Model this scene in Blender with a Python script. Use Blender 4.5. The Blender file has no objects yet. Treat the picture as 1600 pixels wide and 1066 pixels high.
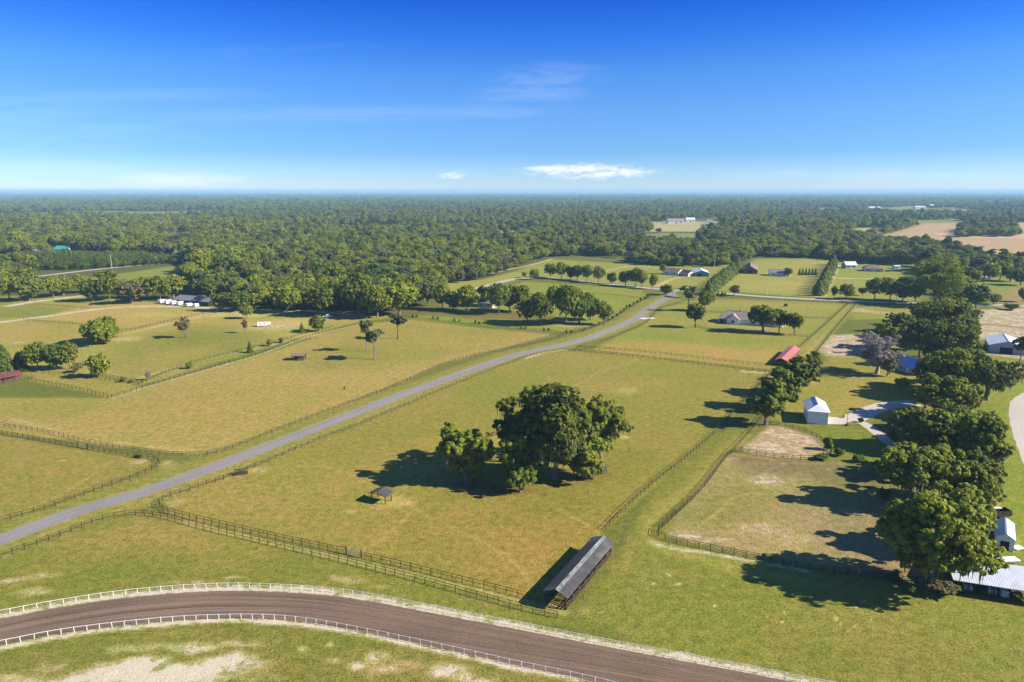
import bpy, math, random
import numpy as np
R = math.radians
scene = bpy.context.scene
C = scene.collection

# ------------------------------------------------------------------ camera geometry
F, CAMH, PITCH = 1066.667, 76.0, R(12.395)
SUN_EL = R(31.0)
SUN_DIR = (math.cos(SUN_EL)*0.9837, math.cos(SUN_EL)*-0.18, math.sin(SUN_EL))   # towards the sun

def at(px, py, z=0.0):
    x = (px-800)/F; y = (533-py)/F
    dy = math.cos(PITCH)+y*math.sin(PITCH); dz = -math.sin(PITCH)+y*math.cos(PITCH)
    t = (z-CAMH)/dz
    return (x*t, dy*t)

def hgt(px, py, top):
    """height in metres of what stands at ground pixel (px,py) and reaches pixel row top"""
    X, Y = at(px, py)
    y = (533-top)/F
    dy = math.cos(PITCH)+y*math.sin(PITCH); dz = -math.sin(PITCH)+y*math.cos(PITCH)
    return CAMH+dz*Y/dy

def mpp(px, py):
    """metres per photo pixel at a ground point"""
    X, Y = at(px, py)
    return (Y*math.cos(PITCH)+CAMH*math.sin(PITCH))/F

# ------------------------------------------------------------------ camera, sun, sky
cam = bpy.data.cameras.new('camera'); co = bpy.data.objects.new('camera', cam); C.objects.link(co)
co.location = (0, 0, CAMH); co.rotation_euler = (R(90)-PITCH, 0, 0)
cam.lens = 24; cam.sensor_width = 36; cam.clip_start = 0.5; cam.clip_end = 90000
scene.camera = co
sun = bpy.data.lights.new('sun', 'SUN'); so = bpy.data.objects.new('sun', sun); C.objects.link(so)
sun.energy = 5.0; sun.angle = R(0.5); sun.color = (1, 0.93, 0.82)
from mathutils import Vector
so.rotation_euler = Vector(SUN_DIR).to_track_quat('Z', 'Y').to_euler()
so.location = (0, 0, 300)
scene.view_settings.view_transform = 'Standard'
scene.view_settings.look = 'None'
scene.view_settings.exposure = 1.12
scene.view_settings.gamma = 1
cy = scene.cycles
cy.max_bounces = 5; cy.diffuse_bounces = 2; cy.glossy_bounces = 2; cy.transmission_bounces = 3
cy.transparent_max_bounces = 8; cy.volume_bounces = 0
cy.use_denoising = True
cy.sample_clamp_indirect = 6
cy.caustics_reflective = False; cy.caustics_refractive = False

def sock(nt, v, inp):
    if hasattr(v, 'links') and hasattr(v, 'node'): nt.links.new(v, inp)
    elif isinstance(v, (tuple, list)): inp.default_value = tuple(v)+((1,) if len(v) == 3 and inp.type == 'RGBA' else ())
    else: inp.default_value = v

class NT:
    def __init__(s, nt): s.nt = nt; s.n = nt.nodes; s.l = nt.links
    def node(s, t, **kw):
        n = s.n.new(t)
        for k, v in kw.items(): setattr(n, k, v)
        return n
    def math(s, op, a, b=0.0, c=None, clamp=False):
        n = s.n.new('ShaderNodeMath'); n.operation = op; n.use_clamp = clamp
        sock(s.nt, a, n.inputs[0]); sock(s.nt, b, n.inputs[1])
        if c is not None: sock(s.nt, c, n.inputs[2])
        return n.outputs[0]
    def mix(s, f, a, b, mode='MIX'):
        n = s.n.new('ShaderNodeMix'); n.data_type = 'RGBA'; n.blend_type = mode
        sock(s.nt, f, n.inputs[0]); sock(s.nt, a, n.inputs[6]); sock(s.nt, b, n.inputs[7])
        return n.outputs[2]
    def ramp(s, f, a, b, lo=0.0, hi=1.0):
        n = s.n.new('ShaderNodeMapRange'); n.interpolation_type = 'SMOOTHSTEP'
        sock(s.nt, f, n.inputs[0]); sock(s.nt, a, n.inputs[1]); sock(s.nt, b, n.inputs[2])
        n.inputs[3].default_value = lo; n.inputs[4].default_value = hi
        return n.outputs[0]
    def noise(s, vec, scale, detail=3, rough=0.55, dist=0.0):
        n = s.n.new('ShaderNodeTexNoise'); n.inputs['Scale'].default_value = scale
        n.inputs['Detail'].default_value = detail; n.inputs['Roughness'].default_value = rough
        n.inputs['Distortion'].default_value = dist
        if vec is not None: s.l.new(vec, n.inputs['Vector'])
        return n.outputs[0]
    def mapping(s, vec, scale=(1, 1, 1), rot=(0, 0, 0), loc=(0, 0, 0)):
        n = s.n.new('ShaderNodeMapping'); n.inputs['Scale'].default_value = scale
        n.inputs['Rotation'].default_value = rot; n.inputs['Location'].default_value = loc
        s.l.new(vec, n.inputs['Vector']); return n.outputs[0]

def build_world():
    w = bpy.data.worlds.new('World'); scene.world = w; w.use_nodes = True
    nt = w.node_tree; nt.nodes.clear(); N = NT(nt)
    out = N.node('ShaderNodeOutputWorld'); bg = N.node('ShaderNodeBackground')
    sky = N.node('ShaderNodeTexSky'); sky.sky_type = 'NISHITA'; sky.sun_disc = False
    sky.sun_elevation = SUN_EL; sky.sun_rotation = math.atan2(SUN_DIR[0], SUN_DIR[1])
    sky.air_density = 0.8; sky.dust_density = 0.15; sky.ozone_density = 3.4; sky.altitude = 100
    tc = N.node('ShaderNodeTexCoord'); sep = N.node('ShaderNodeSeparateXYZ'); N.l.new(tc.outputs['Generated'], sep.inputs[0])
    x, y, z = sep.outputs
    ysafe = N.math('MAXIMUM', y, 0.05)
    u = N.math('DIVIDE', x, ysafe); v = N.math('DIVIDE', z, ysafe)
    cmb = N.node('ShaderNodeCombineXYZ'); N.l.new(u, cmb.inputs[0]); N.l.new(v, cmb.inputs[1])
    front = N.ramp(y, 0.05, 0.2)
    col = sky.outputs[0]
    hs = N.node('ShaderNodeHueSaturation'); hs.inputs['Saturation'].default_value = 1.16; hs.inputs['Value'].default_value = 1.0
    hs.inputs['Hue'].default_value = 0.508
    N.l.new(col, hs.inputs['Color']); col = hs.outputs[0]
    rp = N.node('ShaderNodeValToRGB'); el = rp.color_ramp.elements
    stops = ((0.0, (.94, 1.06, 1.40)), (.012, (.80, .97, 1.36)), (.052, (.52, .80, 1.20)), (.103, (.60, .90, 1.25)), (.153, (.52, .92, 1.33)), (.20, (.27, .72, 1.38)), (.24, (.15, .56, 1.38)), (.45, (.9, 1.2, 1.5)), (1, (1.2, 1.4, 1.6)))  # last two stops: added brightness in the unseen upper sky, to fill shadows
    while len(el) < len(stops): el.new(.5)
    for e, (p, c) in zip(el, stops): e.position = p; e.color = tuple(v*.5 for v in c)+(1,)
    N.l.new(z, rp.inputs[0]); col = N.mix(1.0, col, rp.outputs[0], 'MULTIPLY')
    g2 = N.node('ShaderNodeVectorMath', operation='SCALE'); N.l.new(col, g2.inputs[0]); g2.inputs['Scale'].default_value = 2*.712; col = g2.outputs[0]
    def blob(uc, vc, ru, rv, sc, thr, amt, stretch=6.0, tilt=0.0, seed=0.0):
        du = N.math('SUBTRACT', u, uc); dv = N.math('SUBTRACT', v, vc)
        if tilt: dv = N.math('SUBTRACT', dv, N.math('MULTIPLY', du, tilt))
        a = N.math('DIVIDE', du, ru); b = N.math('DIVIDE', dv, rv)
        r2 = N.math('ADD', N.math('MULTIPLY', a, a), N.math('MULTIPLY', b, b))
        m = N.math('SUBTRACT', 1.0, r2, clamp=True)
        nz = N.noise(N.mapping(cmb.outputs[0], (1, stretch, 1), loc=(seed, seed*.7, 0)), sc, 6, 0.6, 0.4)
        f = N.math('MULTIPLY', m, N.ramp(N.math('ADD', nz, N.math('MULTIPLY', m, 0.25)), thr, thr+0.28))
        return N.math('MULTIPLY', N.math('MULTIPLY', f, amt), front, clamp=True)
    cl = (6.0, 6.1, 6.4)
    def uv(px, py):
        X = (px-800)/F; Y = (533-py)/F
        dy = math.cos(PITCH)+Y*math.sin(PITCH); dz = -math.sin(PITCH)+Y*math.cos(PITCH)
        return X/dy, dz/dy
    for (px, py, rx, ry, sc, thr, amt, st, tilt, sd) in (
        (925, 268, 125, 16, 36, .53, .95, 3, 0, 1.3), (860, 264, 60, 6, 40, .5, .7, 4, -.05, 4.4), (706, 274, 30, 9, 75, .56, .7, 3, 0, 2.2),
        (280, 282, 130, 16, 18, .48, .45, 4, 0, 5.1), (150, 293, 150, 8, 14, .47, .16, 5, 0, 7.7), (835, 140, 130, 44, 12, .50, .10, 6, .16, 9.2),
        (560, 178, 420, 16, 9, .48, .07, 9, .015, 3.1), (70, 205, 300, 60, 9, .52, .06, 7, -.03, 8.1), (110, 262, 240, 20, 9, .5, .09, 8, -.05, 6.5),
        (160, 150, 330, 14, 8, .5, .06, 10, .02, 12.5), (1380, 275, 320, 16, 9, .52, .12, 8, 0, 15.5), (420, 80, 200, 12, 8, .52, .03, 8, .05, 18.0)):
        uc, vc = uv(px, py)
        col = N.mix(blob(uc, vc, rx/F, ry/F, sc, thr, amt, st, tilt, sd), col, cl)
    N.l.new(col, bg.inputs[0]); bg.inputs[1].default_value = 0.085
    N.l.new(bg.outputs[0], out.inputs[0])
build_world()

# ------------------------------------------------------------------ materials
def srgb(c):
    return tuple(((v/255)/12.92 if v <= 10 else (((v/255)+0.055)/1.055)**2.4) for v in c)

def pmat(name, col, rough=0.8, var=0.25, scale=1.2, bump=0.0, metal=0.0, spec=0.3, streak=None, dirt=None):
    """painted / weathered surface: base colour broken by two noises"""
    m = bpy.data.materials.new(name); m.use_nodes = True; N = NT(m.node_tree)
    b = m.node_tree.nodes['Principled BSDF']
    tc = N.node('ShaderNodeTexCoord'); vec = tc.outputs['Object']
    if streak: vec = N.mapping(vec, streak)
    n = N.noise(vec, scale, 4, 0.6); n2 = N.noise(tc.outputs['Object'], scale*0.21, 2)
    f = N.math('ADD', N.math('MULTIPLY', n, 0.6), N.math('MULTIPLY', n2, 0.4))
    lo = tuple(c*(1-var) for c in col); hi = tuple(min(0.9, c*(1+var)) for c in col)
    c = N.mix(N.ramp(f, 0.3, 0.7), lo, hi)
    if dirt: c = N.mix(N.ramp(n2, 0.5, 0.7, 0, 0.6), c, dirt)
    N.l.new(c, b.inputs['Base Color'])
    b.inputs['Roughness'].default_value = rough; b.inputs['Metallic'].default_value = metal
    b.inputs['Specular IOR Level'].default_value = spec
    if bump:
        bp = N.node('ShaderNodeBump'); bp.inputs['Strength'].default_value = bump; bp.inputs['Distance'].default_value = 0.05
        N.l.new(n, bp.inputs['Height']); N.l.new(bp.outputs[0], b.inputs['Normal'])
    return m

def roofmat(name, col, rough=0.45, var=0.18, rib=14.0, metal=0.0, dirt=None):
    m = pmat(name, col, rough, var, 0.8, 0, metal, 0.4, dirt=dirt)
    N = NT(m.node_tree); b = m.node_tree.nodes['Principled BSDF']
    uvn = N.node('ShaderNodeUVMap')
    wv = N.node('ShaderNodeTexWave'); wv.wave_type = 'BANDS'; wv.bands_direction = 'X'; wv.inputs['Scale'].default_value = rib/20
    N.l.new(uvn.outputs[0], wv.inputs[0])
    bp = N.node('ShaderNodeBump'); bp.inputs['Strength'].default_value = 0.5; bp.inputs['Distance'].default_value = 0.04
    N.l.new(wv.outputs[1], bp.inputs['Height']); N.l.new(bp.outputs[0], b.inputs['Normal'])
    return m

def leafmat(name, dark, mid, light, trans=0.45):
    m = bpy.data.materials.new(name); m.use_nodes = True; nt = m.node_tree; nt.nodes.clear(); N = NT(nt)
    out = N.node('ShaderNodeOutputMaterial')
    at_ = N.node('ShaderNodeAttribute'); at_.attribute_name = 'tone'
    oi = N.node('ShaderNodeObjectInfo'); ge = N.node('ShaderNodeNewGeometry')
    big = N.math('ADD', N.math('MULTIPLY', N.noise(ge.outputs['Position'], 0.008, 2), .55), N.math('MULTIPLY', N.noise(ge.outputs['Position'], 0.0022, 2), .45))
    t = N.math('ADD', N.math('ADD', at_.outputs['Fac'], .10), N.math('MULTIPLY', N.math('SUBTRACT', oi.outputs['Random'], 0.5), 0.85))
    t = N.math('ADD', t, N.math('MULTIPLY', N.math('ADD', N.math('SUBTRACT', big, 0.5), .07), 1.9))
    c = N.mix(N.ramp(t, 0.0, 0.5), dark, mid); c = N.mix(N.ramp(t, 0.5, 1.1), c, light)
    hs = N.node('ShaderNodeHueSaturation'); N.l.new(c, hs.inputs['Color'])
    N.l.new(N.math('ADD', 0.485, N.math('MULTIPLY', oi.outputs['Random'], 0.03)), hs.inputs['Hue'])
    d = N.node('ShaderNodeBsdfPrincipled'); d.inputs['Roughness'].default_value = 0.6; d.inputs['Specular IOR Level'].default_value = 0.25
    tr = N.node('ShaderNodeBsdfTranslucent'); mx = N.node('ShaderNodeMixShader'); mx.inputs[0].default_value = trans
    N.l.new(hs.outputs[0], d.inputs['Base Color']); N.l.new(hs.outputs[0], tr.inputs[0])
    N.l.new(d.outputs[0], mx.inputs[1]); N.l.new(tr.outputs[0], mx.inputs[2]); N.l.new(mx.outputs[0], out.inputs[0])
    return m

M = {}
M['leaf_oak'] = leafmat('oak_leaves', (.070, .100, .012), (.165, .212, .018), (.300, .315, .024))
M['leaf_lime'] = leafmat('lime_leaves', (.095, .130, .014), (.190, .225, .020), (.310, .300, .026))
M['leaf_dark'] = leafmat('dark_leaves', (.050, .080, .014), (.118, .168, .022), (.205, .240, .026))
M['leaf_pine'] = leafmat('pine_needles', (.040, .062, .022), (.080, .110, .034), (.125, .145, .045), 0.2)
M['leaf_grey'] = leafmat('grey_twigs', (.15, .13, .10), (.25, .215, .175), (.35, .31, .26), 0.15)
M['leaf_russet'] = leafmat('russet_leaves', (.085, .080, .035), (.15, .135, .055), (.22, .19, .075))
M['moss'] = leafmat('hanging_moss', (.085, .095, .058), (.135, .145, .092), (.20, .21, .14), 0.3)
M['bark'] = pmat('bark', (.16, .125, .095), .9, .4, 1.5, .5, streak=(3, 3, .6))
M['greybark'] = pmat('grey_bark', (.27, .235, .20), .9, .3, 1.5, .5)
M['pinebark'] = pmat('pine_bark', (.17, .115, .085), .9, .35, 1.5, .5)
M['fence'] = pmat('dark_fence_boards', (.030, .022, .017), .75, .45, 2.0)
M['fencegrey'] = pmat('weathered_fence_boards', (.075, .060, .050), .85, .45, 2.0)
M['whiterail'] = pmat('white_rail', (.80, .80, .78), .4, .06, 2.0)
M['wood_dark'] = pmat('dark_timber', (.05, .034, .026), .85, .4, 1.5)
M['wood_brown'] = pmat('brown_timber', (.13, .08, .055), .85, .35, 1.5)
M['concrete'] = pmat('concrete', (.55, .52, .47), .9, .12, .6, .1)
M['white'] = pmat('white_paint', (.74, .75, .75), .5, .05, .6, dirt=(.55, .52, .46))
M['paleblue'] = pmat('pale_blue_siding', (.74, .79, .82), .55, .05, .5)
M['greywall'] = pmat('grey_metal_wall', (.30, .34, .40), .5, .12, .5)
M['tanwall'] = pmat('tan_stucco', (.52, .46, .38), .85, .12, .6)
M['tealwall'] = pmat('teal_siding', (.10, .26, .25), .6, .12, .6)
M['glass'] = pmat('dark_glass', (.03, .04, .05), .12, .2, .5, spec=.6)
M['darkin'] = pmat('dark_interior', (.02, .018, .016), .9, .3, .6)
M['r_dark'] = roofmat('charcoal_roof', (.050, .047, .045), .8, .35, dirt=(.14, .135, .125))
M['r_skylight'] = pmat('pale_ridge_panels', (.15, .165, .15), .45, .7, 2.2, streak=(.35, 1, 1))
M['r_tin'] = roofmat('galvanised_roof', (.58, .59, .62), .4, .10, metal=.2, dirt=(.36, .33, .30))
M['r_white'] = roofmat('white_metal_roof', (.66, .69, .73), .38, .06, metal=.15)
M['r_blue'] = roofmat('blue_metal_roof', (.22, .37, .58), .4, .12, metal=.1)
M['r_red'] = roofmat('red_metal_roof', (.40, .13, .10), .5, .2)
M['r_redold'] = roofmat('rusty_red_roof', (.13, .038, .036), .6, .35)
M['r_brown'] = roofmat('brown_shingle_roof', (.17, .125, .10), .85, .25)
M['r_tan'] = roofmat('tan_shingle_roof', (.26, .205, .165), .85, .22)
M['r_green'] = roofmat('green_metal_roof', (.05, .28, .20), .45, .12)
M['r_grey'] = roofmat('grey_shingle_roof', (.16, .16, .165), .8, .22)
M['rubber'] = pmat('rubber', (.025, .025, .025), .8, .2)
M['steel'] = pmat('galvanised_steel', (.35, .36, .37), .4, .15, metal=.5)
M['horse'] = pmat('bay_coat', (.12, .045, .02), .55, .25, 2.0)
M['horse2'] = pmat('chestnut_coat', (.19, .075, .03), .55, .25, 2.0)
M['mane'] = pmat('black_hair', (.015, .012, .01), .6, .3, 4.0)
M['chain'] = pmat('pale_stone', (.55, .50, .42), .9, .2, 1)

# ------------------------------------------------------------------ objects and tags
used_labels = set()
def tag(o, label=None, cat=None, group=None, kind=None):
    if label: o['label'] = label
    if cat: o['category'] = cat
    if group: o['group'] = group
    if kind: o['kind'] = kind
    return o
def empty(name, loc, rz=0.0):
    o = bpy.data.objects.new(name, None); C.objects.link(o); o.location = loc; o.rotation_euler = (0, 0, rz)
    o.empty_display_size = 0.5
    return o
def copy_tree(o, parent=None):
    c = o.copy(); C.objects.link(c); c.parent = parent
    for ch in list(o.children): copy_tree(ch, c)
    return c
def link(name, me, parent=None, mats=None):
    o = bpy.data.objects.new(name, me); C.objects.link(o)
    if parent is not None: o.parent = parent
    return o

def np_mesh(name, V, Fq, mats, matidx=None, tone=None, smooth=False, uv=None):
    """V (n,3), Fq (m,4) quads"""
    me = bpy.data.meshes.new(name)
    V = np.asarray(V, np.float32); Fq = np.asarray(Fq, np.int32); k = Fq.shape[1]
    me.vertices.add(len(V)); me.vertices.foreach_set('co', V.ravel())
    me.loops.add(Fq.size); me.loops.foreach_set('vertex_index', Fq.ravel())
    me.polygons.add(len(Fq)); me.polygons.foreach_set('loop_start', np.arange(0, Fq.size, k, dtype=np.int32))
    for m in (mats if isinstance(mats, (list, tuple)) else [mats]): me.materials.append(m)
    if matidx is not None: me.polygons.foreach_set('material_index', np.asarray(matidx, np.int32))
    if smooth: me.polygons.foreach_set('use_smooth', np.ones(len(Fq), bool))
    me.update(calc_edges=True)
    if tone is not None:
        a = me.attributes.new('tone', 'FLOAT', 'FACE'); a.data.foreach_set('value', np.asarray(tone, np.float32))
    if uv is not None:
        u = me.uv_layers.new(name='UVMap'); u.data.foreach_set('uv', np.asarray(uv, np.float32)[Fq.ravel()].ravel())
    return me

class MB:
    """collects boxes, bars, tubes and prisms; build() links them as one mesh object"""
    def __init__(s): s.v = []; s.f = []; s.uv = {}
    def face(s, pts, uv=None):
        i = len(s.v); s.v += [tuple(p) for p in pts]; s.f.append(tuple(range(i, i+len(pts))))
        if uv: s.uv[len(s.f)-1] = uv
        return s
    def box(s, c, d, rz=0.0):
        cx, cy, cz = c; a, b, h = d[0]/2, d[1]/2, d[2]/2; k, q = math.cos(rz), math.sin(rz); i = len(s.v)
        for dz in (-h, h):
            for x, y in ((-a, -b), (a, -b), (a, b), (-a, b)): s.v.append((cx+x*k-y*q, cy+x*q+y*k, cz+dz))
        s.f += [(i+3, i+2, i+1, i), (i+4, i+5, i+6, i+7)]+[(i+j, i+(j+1) % 4, i+4+(j+1) % 4, i+4+j) for j in range(4)]
        return s
    def bar(s, p, q, w, h):
        p = Vector(p); q = Vector(q); d = (q-p); L = d.length
        if L < 1e-6: return s
        d.normalize(); up = Vector((0, 0, 1)); sd = d.cross(up)
        if sd.length < 1e-3: sd = Vector((1, 0, 0))
        sd.normalize(); up = sd.cross(d); i = len(s.v)
        for e in (p, q):
            for a, b in ((-1, -1), (1, -1), (1, 1), (-1, 1)): s.v.append(tuple(e+sd*(a*w/2)+up*(b*h/2)))
        s.f += [(i, i+1, i+2, i+3), (i+7, i+6, i+5, i+4)]+[(i+j+4, i+(j+1) % 4+4, i+(j+1) % 4, i+j) for j in range(4)]
        return s
    def tube(s, pts, radii, n=8):
        pts = [Vector(p) for p in pts]; base = len(s.v)
        for k, p in enumerate(pts):
            d = (pts[min(k+1, len(pts)-1)]-pts[max(k-1, 0)]).normalized()
            a = d.cross(Vector((0, 0, 1)));
            if a.length < 1e-3: a = Vector((1, 0, 0))
            a.normalize(); b = d.cross(a)
            for j in range(n):
                t = 2*math.pi*j/n; s.v.append(tuple(p+(a*math.cos(t)+b*math.sin(t))*radii[k]))
        for k in range(len(pts)-1):
            for j in range(n):
                j2 = (j+1) % n; o = base+k*n
                s.f.append((o+j, o+j2, o+n+j2, o+n+j))
        s.f.append(tuple(base+j for j in reversed(range(n)))); e = base+(len(pts)-1)*n
        s.f.append(tuple(e+j for j in range(n)))
        return s
    def cyl(s, p, q, r, n=12): return s.tube([p, q], [r, r], n)
    def build(s, name, mat, parent=None, smooth=False):
        me = bpy.data.meshes.new(name); me.from_pydata(s.v, [], s.f); me.materials.append(mat)
        if s.uv:
            u = me.uv_layers.new(name='UVMap')
            for fi, co_ in s.uv.items():
                p = me.polygons[fi]
                for li, c_ in zip(p.loop_indices, co_): u.data[li].uv = c_
        if smooth: me.polygons.foreach_set('use_smooth', [True]*len(me.polygons))
        me.update()
        return link(name, me, parent)
# ------------------------------------------------------------------ trees
def leaf_quads(rng, c, nrm, size, ragged=0.45, aspect=1.0):
    n = len(c)
    a = np.cross(nrm, rng.normal(size=(n, 3))); a /= np.linalg.norm(a, axis=1, keepdims=True)+1e-9
    b = np.cross(nrm, a)
    V = np.empty((n, 4, 3), np.float32)
    for k, (sa, sb) in enumerate(((1, 0), (0, 1), (-1, 0), (0, -1))):
        r = size*(1-ragged+rng.random(n)*2*ragged)
        off = (a*sa*aspect+b*sb)*r[:, None]+nrm*((rng.random(n)-0.5)*size*0.5)[:, None]
        V[:, k] = c+off
    return V.reshape(-1, 3), np.arange(4*n, dtype=np.int32).reshape(-1, 4)

def crown_mesh(name, seed, W, zlo, zhi, npuff, nleaf, leaf, mat, flat=0.75, spread=0.68, pr=(.24, .42), tonebase=0.5, lift=0.35, sub=None, asp=1.0, lobes=.0):
    """a crown of leaf clumps set on overlapping puffs; returns mesh and puff list"""
    rng = np.random.default_rng(seed); Rr = W/2; hz = (zhi-zlo)/2; zc = (zlo+zhi)/2
    P = []; tries = 0
    while len(P) < npuff and tries < npuff*40:
        tries += 1
        u = rng.normal(size=3); u /= np.linalg.norm(u)
        rho = rng.uniform(.55, 1.0) if tries % 3 else rng.uniform(.1, .6)
        r = Rr*rng.uniform(*pr)
        r = min(r, hz*0.85)
        az = math.atan2(u[1], u[0]); lob = 1+lobes*(math.sin(az*2+seed*1.7)*.55+math.sin(az*3+seed*2.9)*.45+math.sin(az*5+seed)*.3)
        ctr = np.array([u[0]*max(Rr-r, .1)*rho*lob, u[1]*max(Rr-r, .1)*rho*lob, zc+u[2]*max(hz-r*flat, .05)*rho])
        if all(np.linalg.norm((ctr-q[0])/(1, 1, flat)) > 0.45*min(r, q[1]) for q in P): P.append((ctr, r, rng.uniform(-.22, .22)))
    # every puff carries many small leaf clumps; the leaves sit on the clumps
    area = np.array([q[1]**2 for q in P]); sr = sub if sub else W*.046
    nsub = np.maximum(5, (area/sr**2*1.9).astype(int)); per = max(6, int(nleaf*1.15/nsub.sum()))
    cs, ns, tn = [], [], []
    for (ctr, r, tt), m in zip(P, nsub):
        u = rng.normal(size=(m, 3)); u[:, 2] += lift; u /= np.linalg.norm(u, axis=1, keepdims=True)
        rr = r*(.70+.36*rng.random(m)+.28*(rng.random(m) < .12)); sc_ = ctr+u*rr[:, None]*(1, 1, flat); srad = sr*(.65+.75*rng.random(m)); st_ = rng.normal(size=m)*.16
        v = rng.normal(size=(m, per, 3))+u[:, None, :]*.75+(0, 0, .25); v /= np.linalg.norm(v, axis=2, keepdims=True)
        p = sc_[:, None, :]+v*(srad[:, None]*(.6+.5*rng.random((m, per))))[:, :, None]*(1, 1, .8)
        nn = v*.8+rng.normal(size=(m, per, 3))*.24+(.05, 0, .28); nn /= np.linalg.norm(nn, axis=2, keepdims=True)
        cs.append(p.reshape(-1, 3)); ns.append(nn.reshape(-1, 3)); tn.append((tonebase+tt+st_[:, None]+rng.normal(size=(m, per))*.12).ravel())
    c = np.concatenate(cs); n = np.concatenate(ns); t = np.concatenate(tn)
    keep = np.ones(len(c), bool)
    for ctr, r, _ in P:
        d = np.linalg.norm((c-ctr)/(1, 1, flat), axis=1); keep &= ~((d < r*0.5) & (rng.random(len(c)) < .8))
    c, n, t = c[keep], n[keep], t[keep]
    size = leaf*(0.55+0.9*rng.random(len(c)))
    V, Fq = leaf_quads(rng, c, n, size, .45, asp)
    return np_mesh(name, V, Fq, mat, tone=t), P

def moss_mesh(seed, P, n, zmin, lmin=.8, lmax=2.8):
    rng = np.random.default_rng(seed+77); V = []; Fq = []
    for i in range(n):
        ctr, r, _ = P[rng.integers(len(P))]
        a = rng.uniform(0, 2*math.pi); rr = r*rng.uniform(.5, 1.02); x = ctr[0]+math.cos(a)*rr; y = ctr[1]+math.sin(a)*rr
        z = ctr[2]-r*.75*math.sqrt(max(0, 1-min(1, (rr/r)**2)))*.8+rng.uniform(-.2, .4)
        L = rng.uniform(lmin, lmax); L = min(L, max(.3, z-zmin)); w = rng.uniform(.10, .26); b = rng.uniform(0, math.pi)
        dx, dy = math.cos(b)*w, math.sin(b)*w; k = len(V)
        V += [(x-dx, y-dy, z), (x+dx, y+dy, z), (x+dx*.7+rng.uniform(-.1, .1), y+dy*.7, z-L*.6), (x-dx*.5, y-dy*.5, z-L)]
        Fq.append((k, k+1, k+2, k+3))
    return np_mesh('moss', V, Fq, M['moss'], tone=rng.random(len(Fq)))

def trunk_mesh(name, seed, H, zlo, P, r0, mat, limbs=6, lean=0.0, twigs=0):
    rng = random.Random(seed); mb = MB()
    fork = zlo+0.12*(H-zlo)
    jx, jy = rng.uniform(-lean, lean), rng.uniform(-lean, lean)
    mid = (jx*.5, jy*.5, fork*.55); top = (jx, jy, fork)
    mb.tube([(0, 0, -.3), (0, 0, .25), mid, top], [r0*1.55, r0*1.1, r0*.85, r0*.7], 9)
    for ctr, r, _ in sorted(P, key=lambda q: -q[1])[:limbs]:
        m = tuple(top[i]+(ctr[i]-top[i])*.5+(rng.uniform(-.4, .4) if i < 2 else .35) for i in range(3))
        mb.tube([(jx*.8, jy*.8, fork*.86), m, tuple(ctr)], [r0*.55, r0*.34, r0*.12], 6)
        for k in range(twigs):
            e = tuple(ctr[i]+rng.uniform(-1, 1)*r*.9 for i in range(3)); mb.tube([m, e], [r0*.16, r0*.04], 4)
    me = bpy.data.meshes.new(name); me.from_pydata(mb.v, [], mb.f); me.materials.append(mat)
    me.polygons.foreach_set('use_smooth', [True]*len(me.polygons)); me.update()
    return me

PROTO = {}     # kind -> list of dict(crown, trunk, moss, W, H)
def proto_oak(seed, W, H, clear, npuff, nleaf, leaf, mat='leaf_oak', moss=0, r0=.45, limbs=6, **kw):
    cm, P = crown_mesh('crown', seed, W, H*clear, H, npuff, nleaf, leaf, M[mat], **kw)
    d = dict(crown=cm, trunk=trunk_mesh('trunk', seed, H, H*clear, P, r0, M['bark'], limbs, .6), W=W, H=H)
    if moss: d['moss'] = moss_mesh(seed, P, moss, 1.2)
    return d

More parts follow.
